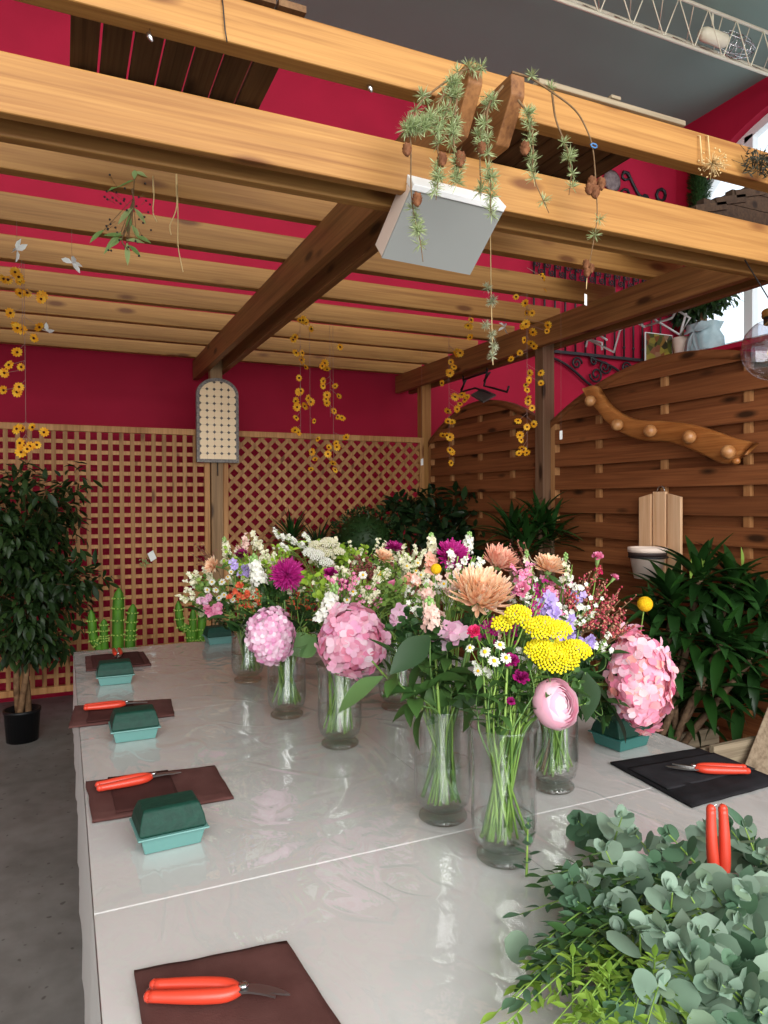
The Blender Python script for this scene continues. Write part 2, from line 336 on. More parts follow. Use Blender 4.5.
    def build(s, name, mat, parent=None, smooth=True, origin=None, bevel=0, solid=0):
        off = WL[parent] if parent else (V(origin) if origin is not None else V())
        me = bpy.data.meshes.new(name); me.from_pydata([tuple(p - off) for p in s.v], [], s.f); me.update()
        if smooth: me.polygons.foreach_set('use_smooth', [True] * len(me.polygons))
        me.materials.append(M[mat] if isinstance(mat, str) else mat)
        o = bpy.data.objects.new(name, me); COL.objects.link(o)
        if parent: o.parent = parent; WL[o] = WL[parent].copy()
        else: o.location = off; WL[o] = V(off)
        if solid: q = o.modifiers.new('s', 'SOLIDIFY'); q.thickness = solid; q.offset = 0
        if bevel:
            q = o.modifiers.new('b', 'BEVEL'); q.width = bevel; q.segments = 2; q.limit_method = 'ANGLE'
        return o
WL = {}
def tag(o, label, cat, group=None, kind=None):
    o['label'] = label; o['category'] = cat
    if group: o['group'] = group
    if kind: o['kind'] = kind
    return o
def thing(name, label, cat, loc=(0, 0, 0), group=None):
    o = bpy.data.objects.new(name, None); o.empty_display_size = .05; COL.objects.link(o); o.location = loc; WL[o] = V(loc)
    return tag(o, label, cat, group)
def struct(o, label=None):
    o['kind'] = 'structure'
    if label: o['label'] = label
    return o
def dup(root, loc=None, rot=None, label=None, group=None):
    c = root.copy(); COL.objects.link(c)
    if loc is not None: c.location = loc
    if rot is not None: c.rotation_euler = rot
    if label: c['label'] = label
    if group: c['group'] = group
    for ch in [x for x in KIDS(root)]: dup_part(ch, c)
    return c
def KIDS(o): return [x for x in bpy.data.objects if x.parent == o]
def dup_part(o, parent):
    c = o.copy(); COL.objects.link(c); c.parent = parent
    for ch in KIDS(o): dup_part(ch, c)
def spline(pts, n=4):
    """smooth curve through points"""
    P = [V(p) for p in pts]; P = [P[0] * 2 - P[1]] + P + [P[-1] * 2 - P[-2]]; out = []
    for i in range(1, len(P) - 2):
        a, b, c, d = P[i - 1:i + 3]
        for k in range(n):
            t = k / n; out.append(.5 * ((2 * b) + (c - a) * t + (2 * a - 5 * b + 4 * c - d) * t * t + (3 * b - a - 3 * c + d) * t ** 3))
    out.append(P[-2]); return out
def frame(d, c=(0, 0, 0), spin=0, s=1):
    """matrix taking +Z to direction d at c"""
    d = V(d).normalized(); q = d.to_track_quat('Z', 'Y').to_matrix().to_4x4()
    mm = Mx.Translation(V(c)) @ q @ Mx.Rotation(spin, 4, 'Z') @ Mx.Scale(s, 4); return mm
def rdir():
    z = U(-1, 1); a = U(0, 2 * pi); r = math.sqrt(1 - z * z); return V((r * cos(a), r * sin(a), z))
# ------------------------------------------------------------------ the room
WY, WX, CZ = 6.06, 6.45, 5.72          # back wall, window wall, ceiling height
struct(MB().box(-5, WX + .3, -4, WY + .2, -.1, 0).build('floor', 'floor', smooth=False))
struct(MB().box(-5, WX + .3, -4, WY + .2, CZ, CZ + .1).build('ceiling', 'ceil', smooth=False))
struct(MB().box(-5, WX + .3, WY, WY + .2, 0, CZ).build('wall_back', 'red', smooth=False))
struct(MB().box(-5.2, -5, -4, WY + .2, 0, CZ).build('wall_left', 'white', smooth=False))
def arch(y0, y1, z0, zs, b, n=28):     # outline of the arched window, counted from the sill corner
    c, a = (y0 + y1) / 2, (y1 - y0) / 2
    return [(y0, z0)] + [(c - a * cos(pi * i / n), zs + b * sin(pi * i / n)) for i in range(n + 1)] + [(y1, z0)]
AY0, AY1, AZ0, AZS, AB = 2.62, 5.95, 3.1, 4.55, .95
def wall_with_arch():
    b = MB(); ol = arch(AY0, AY1, AZ0, AZS, AB)
    x0, x1 = WX, WX + .25
    b.box(x0, x1, -4, AY0, 0, CZ); b.box(x0, x1, AY1, WY + .2, 0, CZ); b.box(x0, x1, AY0, AY1, 0, AZ0)
    top = ol[1:-1]
    for (ya, za), (yb, zb) in zip(top[:-1], top[1:]):
        vs = [(x, y, z) for x in (x0, x1) for (y, z) in ((ya, za), (yb, zb), (yb, CZ), (ya, CZ))]
        b.add(vs, [(0, 1, 2, 3), (7, 6, 5, 4), (0, 4, 5, 1), (2, 6, 7, 3)])
    return b
struct(wall_with_arch().build('wall_right', 'red', smooth=False))
wf = MB(); fx0, fx1 = WX + .1, WX + .19
ol = arch(AY0, AY1, AZ0, AZS, AB); il = arch(AY0 + .09, AY1 - .09, AZ0 + .09, AZS, AB - .09)
for i in range(len(ol)):
    a, b_, c, d = ol[i], ol[(i + 1) % len(ol)], il[(i + 1) % len(ol)], il[i]
    vs = [(x, y, z) for x in (fx0, fx1) for (y, z) in (a, b_, c, d)]
    wf.add(vs, [(0, 1, 2, 3), (7, 6, 5, 4), (0, 4, 5, 1), (1, 5, 6, 2), (2, 6, 7, 3), (3, 7, 4, 0)])
win = struct(wf.build('window_1', 'white', smooth=False, origin=(fx0, 0, 0)))
gm = MB()
def azt(y): c, a = (AY0 + AY1) / 2, (AY1 - AY0) / 2; return AZS + AB * math.sqrt(max(0, 1 - ((y - c) / a) ** 2)) - .05
for y in (3.0 + .1, 4.14, 5.2): gm.box(fx0, fx1, y - .05, y + .05, AZ0 + .05, azt(y))
gm.box(fx0 + .005, fx1 - .005, AY0 + .05, AY1 - .05, 3.72, 3.8)
struct(gm.build('mullion', 'white', win, smooth=False))
g = MB(); c = [(fx0 + .05, y, z) for y, z in ol]; g.add(c, [tuple(range(len(c)))]); struct(g.build('glass', 'pane', win, smooth=False))
struct(MB().box(WX - .2, WX + .1, AY0 - .1, AY1 + .05, AZ0 - .05, AZ0).build('trim_1', 'red', smooth=False), 'red window sill')
struct(MB().box(-5, 2.9, WY - .03, WY, 0, .09).build('baseboard_back', 'red', smooth=False))

# ------------------------------------------------------------------ the pergola
BZ0, BZ1, JZ1 = 2.5, 2.66, 2.775       # underside and top of the long beams, top of the joists
PX = (-.8, 1.075, 2.91)
pg = thing('pergola', 'timber pergola of honey coloured joists lying on stained double beams and posts', 'pergola', (1.075, 3.8, 0))
def rafter_end(b, x0, x1, y0, y1, z0, z1, cut=.075):
    # plank along y with the near end cut back at the bottom
    pr = [(y0, z1), (y0 - 0, z1 - .055), (y0 + cut, z0), (y1, z0), (y1, z1)]
    vs = [(x, y, z) for x in (x0, x1) for y, z in pr]; n = 5
    b.add(vs, [tuple(range(n)), tuple(range(2 * n - 1, n - 1, -1))] + [(i, i + n, (i + 1) % n + n, (i + 1) % n) for i in range(n)])
for x in PX:
    for dx in (-.09, .045):
        b = MB(); rafter_end(b, x + dx, x + dx + .045, 1.62 if x < 2 else 1.66, 5.95, BZ0, BZ1); b.build('long_beam', 'stain_y', pg, smooth=False, bevel=.004)
for x, y, k in ((PX[0], 5.475, 'post_z'), (PX[1], 5.475, 'post_z'), (PX[2], 5.545, 'honey_z'), (PX[2], 3.835, 'dpost_z'), (PX[2], 1.85, 'dpost_z'), (PX[0], 1.95, 'post_z')):
    MB().box(x - .045, x + .045, y - .045, y + .045, 0, BZ1 - .02).build('post', k, pg, smooth=False, bevel=.004)
MB().box(-1.6, 3.9, 1.785, 1.82, 2.365, 2.5).build('front_beam', 'honey_x', pg, smooth=False, bevel=.005)
MB().box(-1.6, 3.9, 1.90, 1.94, 2.365, 2.5).build('front_beam', 'honey_x', pg, smooth=False, bevel=.005)
for i, y in enumerate((1.80, 2.29, 2.79, 3.295, 3.81, 4.33, 4.83, 5.31, 5.80)):
    MB().box(-1.6, 3.02 if i else 3.9, y, y + .06, BZ1, JZ1).build('joist', 'honey_x', pg, smooth=False, bevel=.005)

# ------------------------------------------------------------------ trellis panels and arched fence panels
def trellis(x0, x1, y, z0, z1, diag, label):
    t = thing('trellis_panel', label, 'trellis', ((x0 + x1) / 2, y, 0))
    fw = .04
    f = MB(); f.box(x0, x0 + fw, y - .02, y + .02, z0, z1); f.box(x1 - fw, x1, y - .02, y + .02, z0, z1)
    f.box(x0 + fw, x1 - fw, y - .021, y + .021, z1 - .045, z1); f.box(x0 + fw, x1 - fw, y - .021, y + .021, z0, z0 + .045)
    f.build('frame', 'lat', t, smooth=False, bevel=.003)
    a0, a1, c0, c1 = x0 + fw - .005, x1 - fw + .005, z0 + .04, z1 - .04
    s1, s2 = MB(), MB(); P, w, th = .0765, .029, .009
    if not diag:
        n = int((a1 - a0) / P)
        for i in range(1, n + 1): x = a0 + (a1 - a0) * i / (n + 1); s1.box(x - w / 2, x + w / 2, y - th, y, c0, c1)
        n = int((c1 - c0) / P)
        for i in range(1, n + 1): z = c0 + (c1 - c0) * i / (n + 1); s2.box(a0, a1, y, y + th, z - w / 2 + .001, z + w / 2 - .001)
    else:
        P2 = P * 1.414
        for sgn, mb, yy in ((1, s1, y - th / 2), (-1, s2, y + th / 2)):
            k = -40
            while k < 60:
                # line z - c0 = sgn*(x - x_k)
                xk = a0 + k * P2; k += 1; pts = []
                for x in (a0, a1):
                    z = c0 + sgn * (x - xk)
                    if c0 <= z <= c1: pts.append((x, z))
                for z in (c0, c1):
                    x = xk + sgn * (z - c0)
                    if a0 < x < a1: pts.append((x, z))
                if len(pts) >= 2:
                    (xa, za), (xb, zb) = pts[0], pts[1]
                    if abs(xa - xb) > .02: mb.bar((xa, yy, za), (xb, yy, zb), th, w, up=(-sgn, 0, 1))
    s1.build('front_slats', 'lat', t, smooth=False); s2.build('rear_slats', 'lat', t, smooth=False); return t
trellis(-.755, 1.025, 5.475, .17, 2.05, False, 'wooden trellis panel with square mesh behind the potted ficus and the cacti')
trellis(1.125, 2.86, 5.475, .17, 2.05, True, 'wooden trellis panel with diamond mesh between the tiled plate and the corner')
def fence(y0, y1, x, label):
    t = thing('fence_panel', label, 'fence panel', (x, (y0 + y1) / 2, 0)); W = y1 - y0; yc = (y0 + y1) / 2
    def top(y): u = (y - yc) / (W / 2); return 2.02 + .25 * (1 - u * u)
    n = 22; ar = MB(); sd = MB()
    for i in range(n):
        ya, yb = y0 + W * i / n, y0 + W * (i + 1) / n; za, zb = top(ya), top(yb)
        vs = [(xx, y, z) for xx in (x - .03, x + .03) for y, z in ((ya, za - .045), (yb, zb - .045), (yb, zb), (ya, za))]
        ar.add(vs, [(0, 1, 2, 3), (7, 6, 5, 4), (0, 4, 5, 1), (2, 6, 7, 3)])
    ar.build('arched_rail', 'fence_y', t)
    for ya in (y0, y1 - .045): MB().box(x - .025, x + .025, ya, ya + .045, .0, top(y0) - .02).build('side_rail', 'fence_z', t, smooth=False)
    P = .147; z = .1
    def board(xx, za, zb, ph, nm):
        mb = MB()
        for z1 in (zb,):
            # the arch cuts the upper boards
            zz = za + .045; h = W / 2 - .045
            u = 1 if zz < 2.02 else math.sqrt(max(0, 1 - (zz - 2.02) / .25)); h = min(h, W / 2 * u)
            if h > .1:
                ns = 28
                for i in range(ns):   # woven: each board bows over and under the battens
                    ya, yb = yc - h + 2 * h * i / ns, yc - h + 2 * h * (i + 1) / ns
                    fa, fb = [xx + .007 * ph * cos((q - yc) / (W / 4) * pi) for q in (ya, yb)]
                    vs = [(f_ + d, y, z_) for f_, y in ((fa, ya), (fb, yb)) for d in (-.005, .005) for z_ in (za, max(za + .002, min(zb, top(y) - .03)))]
                    mb.add(vs, [(0, 4, 5, 1), (2, 3, 7, 6), (0, 2, 6, 4), (1, 5, 7, 3)] + ([(0, 1, 3, 2)] if i == 0 else []) + ([(4, 6, 7, 5)] if i == ns - 1 else []))
                mb.build(nm, 'fence_y', t, smooth=False)
    k = 0
    while z < 2.2:
        board(x - .022, z, z + .094, 0, 'front_board'); board(x + .018, z + .075, z + .169, 0, 'rear_board'); z += P; k += 1
    for q in (.23, .5, .77):
        yb = y0 + W * q; MB().box(x - .014, x + .010, yb - .018, yb + .018, .06, top(yb) - .05).build('batten', 'fence_z', t, smooth=False)
    return t
fence(3.885, 5.495, 2.95, 'brown arched fence panel standing between the corner post and the dark post')
fence(1.9, 3.79, 2.95, 'brown arched fence panel carrying the driftwood coat rack')

# ------------------------------------------------------------------ slatted boards lying on the joists
def slat_roof(label, x0, x1, y0, y1, n, z=JZ1, tilt=0, mat='old_y'):
    t = thing('slatted_panel', label, 'slatted panel', (x0, y0, z)); w = (x1 - x0) / n; t_ = MB()
    b = MB()
    for i in range(n):
        b_ = MB(); b_.box(x0 + w * i + .004, x0 + w * (i + 1) - .004, y0, y1, z + .016, z + .034); b_.build('board', mat, t, smooth=False)
    for yy in (y0 + .02, y1 - .09): MB().box(x0, x1, yy, yy + .05, z + .0005, z + .0155).build('cross_batten', mat, t, smooth=False)
    return t
slat_roof('dark slatted board panel of seven planks lying over the joists', .03, .605, 1.805, 2.47, 7)
slat_roof('dark slatted board panel on the joists beside the larch branches', 1.32, 1.97, 1.87, 2.55, 7)
t = thing('weathered_board', 'pair of grey weathered planks lying on the top joist', 'plank', (.6, 1.8, JZ1))
MB().box(.34, .43, 1.74, 1.84, JZ1 + .0345, JZ1 + .05).build('plank', 'old_x', t, smooth=False, bevel=.003)
MB().box(.433, .515, 1.75, 1.85, JZ1 + .0345, JZ1 + .05).build('plank', 'old_x', t, smooth=False, bevel=.003)
t = thing('weathered_board', 'long pale plank with a metal clamp lying along the top joist', 'plank', (1.9, 1.86, JZ1))
MB().box(1.34, 1.95, 1.79, 1.86, JZ1 + .0005, JZ1 + .018).build('plank', 'old_x', t, smooth=False, bevel=.003)
MB().box(1.62, 1.66, 1.785, 1.865, JZ1 + .0185, JZ1 + .03).build('clamp', 'old_x', t, smooth=False, bevel=.003)
t = thing('shingle_canopy', 'dark wooden shingle canopy resting on the joists before the arched window', 'wooden canopy', (2.6, 2.4, JZ1))
for i in range(5):   # overlapping shingle rows stepping up to the right
    for j in range(5):
        MB().obox((2.66 + .125 * i, 2.38 + .17 * j, JZ1 + .035 + .055 * i + (j % 2) * .005), (.095, 0, .024), (0, .083, 0), (-.004, 0, .017)).build('shingle', 'shingle', t, smooth=False)
for za, xa in ((.0, 2.62), (.072, 2.80), (.144, 2.98)): MB().box(xa, 3.26, 2.305, 2.345, JZ1 + .002 + za, JZ1 + .071 + za).build('fascia_board', 'shingle', t, smooth=False)
for y in (2.4, 2.95): MB().bar((2.58, y, JZ1 + .018), (3.22, y, JZ1 + .262), .03, .03).build('rafter', 'old_y', t, smooth=False)

# ------------------------------------------------------------------ ceiling truss and lamp
tr = thing('roof_truss', 'cream painted steel lattice truss hanging under the grey ceiling', 'truss', (4, 4.3, CZ))
ta, tb_, tcx = (4.28, 5.2), (4.28, 5.56), (4.66, 5.56)
for (y, z) in (ta, tb_, tcx): MB().tube([(-4.9, y, z), (WX - .01, y, z)], .014, 8).build('chord', 'cream', tr)
lc = MB(); n = 30
for i in range(n):
    x = -3.5 + i * .33
    lc.tube([(x, *ta), (x + .165, *tb_)], .005, 5); lc.tube([(x + .165, *tb_), (x + .33, *ta)], .005, 5)
    lc.tube([(x, *ta), (x + .165, *tcx)], .0045, 5); lc.tube([(x + .165, *tcx), (x + .33, *ta)], .0045, 5)
    lc.tube([(x, *tb_), (x + .33, *tcx)], .0045, 5)
lc.build('lacing', 'cream', tr)
for x in (-3, 0, 3, 5.9): MB().tube([(x, *tb_), (x, tb_[0], CZ)], .012, 6).build('hanger', 'cream', tr)
lm = thing('caged_lamp', 'pale ceiling lamp with a wire cage inside the roof truss', 'ceiling lamp', (4.5, 4.5, 5.5))
p0 = ony(700, 30, 4.45); p1 = ony(725, 44, 4.45); ax = (p1 - p0).normalized()
ax = V((1, 0, 0)); pc = (p0 + p1) / 2
Mt = frame(ax, pc - ax * .14)
MB().lathe([(0, 0), (.045, .01), (.058, .05), (.058, .27), (.045, .30), (0, .30)], 18, Mt).build('housing', 'cream', lm)
cg = MB()
for i in range(8):
    a = 2 * pi * i / 8; o = V((0, cos(a), sin(a))) * .085; o2 = V((0, cos(a), sin(a))) * .05
    cg.tube([pc + ax * .13 + o, pc + ax * .35 + o, pc + ax * .47 + o2, pc + ax * .5], .004, 5)
for d in (.2, .3, .38): cg.tube([pc + ax * d + V((0, cos(2 * pi * i / 16), sin(2 * pi * i / 16))) * .085 for i in range(17)], .004, 5, cap=False)
cg.build('wire_cage', 'steel', lm)
MB().tube([pc + V((0, 0, .1)), V((pc.x, pc.y, CZ))], .01, 6).build('hanging_rod', 'cream', lm)
# ------------------------------------------------------------------ tables, film and the things laid out on them
TZ = .752
rows = ((.12, 1.384), (1.388, 2.6345), (2.6355, 3.88)); cols = ((.045, .8855), (.888, 1.738))
names = {(0, 0): 'white work table nearest the camera on the aisle side, carrying a brown apron',
         (0, 1): 'white work table heaped with eucalyptus', (1, 0): 'white work table in the middle of the aisle side, under the nearest green foam tray',
         (1, 1): 'white work table under the black apron and the teal tray', (2, 0): 'white work table at the far aisle end by the cacti',
         (2, 1): 'white work table at the far fence end behind the bouquets'}
for (i, (y0, y1)) in enumerate(rows):
    for (j, (x0, x1)) in enumerate(cols):
        t = thing('work_table', names[(i, j)], 'table', ((x0 + x1) / 2, (y0 + y1) / 2, 0), 'white work tables pushed together')
        MB().box(x0, x1, y0, y1, .722, .75).build('tabletop', 'top', t, smooth=False, bevel=.002)
        MB().box(x0 + .06, x1 - .06, y0 + .06, y1 - .06, .66, .7215).build('apron_frame', 'white', t, smooth=False)
        for x in (x0 + .1, x1 - .1):
            for y in (y0 + .1, y1 - .1): MB().box(x - .02, x + .02, y - .02, y + .02, 0, .6595).build('leg', 'steel', t, smooth=False, bevel=.004)
fm = tag(MB().build('plastic_film', 'film', origin=(.9, 2, .75)), 'wrinkled clear plastic film spread over the white work tables', 'plastic film')
def film():
    b = MB(); nx, ny = 44, 96; x0, x1, y0, y1 = .0435, 1.7395, .119, 3.881
    for j in range(ny + 1):
        for i in range(nx + 1):
            x, y = x0 + (x1 - x0) * i / nx, y0 + (y1 - y0) * j / ny
            e = NZ.noise(V((x * 3, y * 1.6, 0))) * .0011 + NZ.noise(V((x * 9, y * 4, 3))) * .0006
            b.v.append(V((x, y, .7517 + max(-.001, e) * .3)))
    for j in range(ny):
        for i in range(nx): a = j * (nx + 1) + i; b.f.append((a, a + 1, a + nx + 2, a + nx + 1))
    return b
fo = film(); me = bpy.data.meshes.new('plastic_film'); me.from_pydata([tuple(p - V((.9, 2, .75))) for p in fo.v], [], fo.f); me.polygons.foreach_set('use_smooth', [True] * len(me.polygons))
me.materials.append(M['film']); fm.data = me
for (y0, y1, zb) in ((.12, 1.38, .50), (1.39, 2.63, .30), (2.64, 3.88, .42)):
    b = MB(); n = 26
    for k in range(2):
        for i in range(n + 1):
            y = y0 + (y1 - y0) * i / n; w = .006 * sin(i * 1.3) * k + .004 * sin(i * .55 + y0)
            b.v += [V((.0432 - (abs(w) * .8 + .003) * k, y, z)) for z in ((.7515,) if k == 0 else (zb + .01 * sin(i * .7),))]
    for i in range(n): b.f.append((i, i + 1, n + 2 + i, n + 1 + i))
    b.build('side_drop', 'drop', fm)

def cloth_slab(name, quad, mat, parent, z, th=.011, seed=0, n=22, wav=.003):
    """folded cloth: top sheet with soft wrinkles and rounded edges, between four corner points"""
    a, b_, c, d = [V((q[0], q[1], 0)) for q in quad]; b = MB()
    for lay in (0, 1):
        for j in range(n + 1):
            for i in range(n + 1):
                u, v = i / n, j / n; p = (a * (1 - u) + b_ * u) * (1 - v) + (d * (1 - u) + c * u) * v
                e = min(u, 1 - u, v, 1 - v) * n
                h = th * (1 if e >= 2 else (.55, .88)[int(e)]) + wav * NZ.noise(V((p.x * 14 + seed, p.y * 14, seed))) * min(1, e / 3)
                p += V((NZ.noise(V((u * 4, v * 4, seed))), NZ.noise(V((u * 4, v * 4, seed + 9))), 0)) * .004
                p.z = z + (h if lay else 0); b.v.append(p)
    N = (n + 1) ** 2
    for j in range(n):
        for i in range(n):
            q = j * (n + 1) + i; b.f.append((N + q, N + q + 1, N + q + n + 2, N + q + n + 1)); b.f.append((q, q + n + 1, q + n + 2, q + 1))
    ring = [i for i in range(n)] + [n + j * (n + 1) for j in range(n)] + [n * (n + 1) + n - i for i in range(n)] + [(n - j) * (n + 1) for j in range(n)]
    for k in range(len(ring)): p, q = ring[k], ring[(k + 1) % len(ring)]; b.f.append((p, q, N + q, N + p))
    return b.build(name, mat, parent)
def lerp2(Q, u, v):
    a, b, c, d = [V((q[0], q[1], 0)) for q in Q]; return (a * (1 - u) + b * u) * (1 - v) + (d * (1 - u) + c * u) * v
def sub(Q, u0, u1, v0, v1): return [lerp2(Q, u0, v0), lerp2(Q, u1, v0), lerp2(Q, u1, v1), lerp2(Q, u0, v1)]
def apron(Q, label, col='apron', pk=None, seed=0, group='folded aprons laid out along the table'):
    c = sum((V((q[0], q[1], 0)) for q in Q), V()) / 4; t = thing('folded_apron', label, 'apron', (c.x, c.y, TZ), group)
    cloth_slab('folded_cloth', Q, col, t, TZ, seed=seed)
    if pk: cloth_slab('pocket', sub(Q, *pk), 'apron2' if col == 'apron' else 'black2', t, TZ + .0105, th=.0035, seed=seed + 3, n=14, wav=.0015)
    return t
# corners run: far left, far right, near right, near left
apron([(.096, 1.18), (.338, 1.152), (.355, .90), (.098, .91)], 'brown folded apron nearest the camera, under the open secateurs', seed=1)
apron([(.050, 2.04), (.384, 2.012), (.386, 1.774), (.056, 1.78)], 'brown folded apron behind the nearest green foam tray', pk=(.16, .62, .03, .97), seed=2)
apron([(.033, 2.82), (.367, 2.764), (.350, 2.553), (.012, 2.562)], 'brown folded apron hanging a little over the table edge, second from the far end', pk=(.16, .6, .05, .97), seed=3)
apron([(.093, 3.709), (.361, 3.707), (.365, 3.395), (.088, 3.40)], 'brown folded apron at the far corner of the table by the cacti', pk=(.1, .9, .05, .97), seed=4)
apron([(1.409, 1.558), (1.728, 1.535), (1.725, 1.262), (1.385, 1.25)], 'black folded apron beside the teal tray on the fence side of the table', 'black', (.02, .98, .22, .72), seed=5)

# --- secateurs: pivot at the origin, handles to -x, blades to +x, lying flat
def secateurs(label, open_=.12):
    t = thing('secateurs', label, 'secateurs', (0, 0, 0), 'red handled secateurs')
    for s in (1, -1):
        pts = spline([(-.004, s * -.004, .0), (-.022, s * .009, 0), (-.05, s * .0125, 0), (-.09, s * .0135, 0), (-.135, s * .0125, 0)], 5)
        k = len(pts); rr = [.0085 + .0022 * sin(pi * min(1, (i / k) * 1.15)) for i in range(k)]; rr[0] = .006; rr[-1] = .0085
        b = MB().tube([p + V((0, 0, .0105)) for p in pts], rr, 10)
        b.ball(pts[-1] + V((0, 0, .0105)), .0085, 8, 6); b.build('handle', 'orange', t)
    def plate(pl, z0, z1):
        n = len(pl); b = MB(); b.add([(x, y, z) for z in (z0, z1) for x, y in pl], [tuple(range(n))[::-1], tuple(range(n, 2 * n))] + [(i, (i + 1) % n, n + (i + 1) % n, n + i) for i in range(n)]); return b
    up = [(-.028, -.008), (-.01, -.011), (.008, -.009), (.03, -.010), (.05, -.007), (.066, -.001)]; dn = [(.05, .007), (.03, .010), (.01, .008), (-.01, .008), (-.028, .004)]
    cl = [(-.026 + .096 * i / 14, .006 * sin(pi * i / 14) - .009 * (i / 14) ** 2, .0098 * max(0, 1 - (i / 14) ** 2.2) ** .7 + .0004) for i in range(15)]
    plate([(x, y - w_) for x, y, w_ in cl] + [(x, y + w_) for x, y, w_ in cl[::-1]], .0085, .0112).build('cutting_blade', 'blade', t, smooth=False)
    hk = [(-.028, .008), (-.008, .012), (.012, .010), (.03, .0125), (.046, .015), (.05, .0115), (.034, .006), (.014, .002), (-.01, -.004)]
    hl = [(-.026 + .076 * i / 12, -.004 - .006 * (i / 12) - .012 * (i / 12) ** 2.5 + .004, .0075 * (1 - .75 * i / 12)) for i in range(13)]
    plate([(x, y - w_) for x, y, w_ in hl] + [(x, y + w_) for x, y, w_ in hl[::-1]], .0115, .0145).build('hook_blade', 'blade', t, smooth=False)
    MB().lathe([(0, 0), (.0075, 0), (.0075, .0035), (.005, .0055), (0, .0055)], 12, Mx.Translation((0, 0, .0157))).build('pivot_bolt', 'steel', t)
    MB().tube([V((-.012 - .0022 * i, .0035 * (1 if i % 2 else -1), .0105)) for i in range(9)], .0012, 5).build('spring', 'steel', t)
    w = MB().tube(spline([(-.134, -.012, .0105), (-.142, -.003, .012), (-.137, .010, .0105)], 4), .0011, 5); w.build('latch_wire', 'steel', t)
    return t
sec = secateurs('red handled secateurs lying open on the apron nearest the camera')
def place(o, loc, ang, label=None): o.location = loc; o.rotation_euler = (0, 0, ang); return o
def ang(a, b): return math.atan2(b[1] - a[1], b[0] - a[0])
place(sec, (.236, 1.030, TZ + .0175), ang((.112, 1.085), (.300, 1.0)))
for loc, an, lb, tilt in (((.212, 1.945, TZ + .0165), ang((.085, 1.935), (.218, 1.948)), 'red handled secateurs on the brown apron behind the nearest foam tray', 0),
                    ((.204, 2.695, TZ + .0165), ang((.07, 2.705), (.204, 2.695)), 'red handled secateurs on the brown apron second from the far end', 0),
                    ((.235, 3.575, TZ + .0165), ang((.236, 3.71), (.235, 3.575)), 'red handled secateurs on the far corner apron by the cacti', 0),
                    ((1.540, 1.385, TZ + .0165), ang((1.672, 1.312), (1.54, 1.385)), 'red handled secateurs on the black folded apron', 0)):
    dup(sec, loc, (0, 0, an), lb)
up = dup(sec, (0, 0, 0), (0, 0, 0), 'red secateurs stuck upright among the eucalyptus, handles up')
p = ony(716, 884, .93); up.location = p
q = (ony(713, 803, .95) - p).normalized()
xx = -q; yy = (V((.93, -.2, .0)) - xx * V((.93, -.2, 0)).dot(xx)).normalized(); zz = xx.cross(yy)
up.rotation_euler = Mx((xx, yy, zz)).transposed().to_euler()

# --- floral foam trays
def tray(loc, rot, label, col):
    t = thing('foam_tray', label, 'foam tray', (0, 0, 0), 'green floral foam trays')
    def ring(b, w, d, z): return [V((sx * w / 2, sy * d / 2, z)) for sx, sy in ((-1, -1), (1, -1), (1, 1), (-1, 1))]
    b = MB(); sec_ = [(.118, .096, 0), (.134, .112, .034), (.150, .128, .035), (.150, .128, .039), (.131, .109, .039), (.116, .094, .004)]
    for w, d, z in sec_: b.v += ring(b, w, d, z)
    b.f.append((3, 2, 1, 0)); b.f.append((20, 21, 22, 23))
    for k in range(5):
        for i in range(4): b.f.append((k * 4 + i, k * 4 + (i + 1) % 4, k * 4 + 4 + (i + 1) % 4, k * 4 + 4 + i))
    b.build('tray', col, t, smooth=False, bevel=.0015)
    b = MB()
    for w, d, z in ((.113, .091, .0045), (.126, .104, .036), (.142, .112, .041), (.136, .100, .062), (.120, .074, .086), (.112, .060, .089)): b.v += ring(b, w, d, z)
    b.f.append((3, 2, 1, 0)); b.f.append((20, 21, 22, 23))
    for k in range(5):
        for i in range(4): b.f.append((k * 4 + i, k * 4 + (i + 1) % 4, k * 4 + 4 + (i + 1) % 4, k * 4 + 4 + i))
    b.build('foam_block', 'foam', t, smooth=False, bevel=.004)
    t.location = loc; t.rotation_euler = (0, 0, rot); return t
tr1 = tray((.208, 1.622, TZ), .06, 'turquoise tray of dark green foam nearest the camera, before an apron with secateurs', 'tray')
dup(tr1, (.203, 2.39, TZ), (0, 0, .0), 'turquoise tray of dark green foam, the middle one along the aisle side')
dup(tr1, (.193, 3.15, TZ), (0, 0, -.02), 'turquoise tray of dark green foam before the far corner apron')
dup(tr1, (.752, 3.80, TZ), (0, 0, .05), 'green foam tray half hidden at the far table edge before a cactus')
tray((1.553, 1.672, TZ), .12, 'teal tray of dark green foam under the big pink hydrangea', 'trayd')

# --- glass vases (hurricane shape on a round foot)
def vase(loc, label, h=.28, wl=.11, s=1.0):
    t = thing('glass_vase', label, 'vase', (0, 0, 0), 'footed clear glass vases')
    out = [(.040, .022), (.050, .027), (.061, .040), (.0665, .06), (.068, .085), (.067, .13), (.066, .19), (.0675, .23), (.071, h - .008), (.0735, h)]
    inn = [(r - .0028, max(z, .030)) for r, z in out]
    prof = out + [(.0725, h + .0015)] + inn[::-1] + [(.0, .0285)]
    MB().lathe([(.0, .0215)] + prof, 36).build('body', 'glass', t)
    MB().lathe([(0, 0), (.054, 0), (.0575, .004), (.0565, .010), (.045, .016), (.036, .021), (0, .021)], 36).build('foot', 'foot', t)
    wp = [(0, .031)] + [(max(.0, r - .0035), max(z, .031)) for r, z in out if z < wl - .004]
    wr = .0637; wp += [(wr, wl - .003), (wr + .0005, wl), (wr - .003, wl - .0015), (0, wl - .0015)]
    MB().lathe(wp, 36).build('water', 'water', t)
    t.location = loc; t.scale = (s, s, s); return t
VS = {}
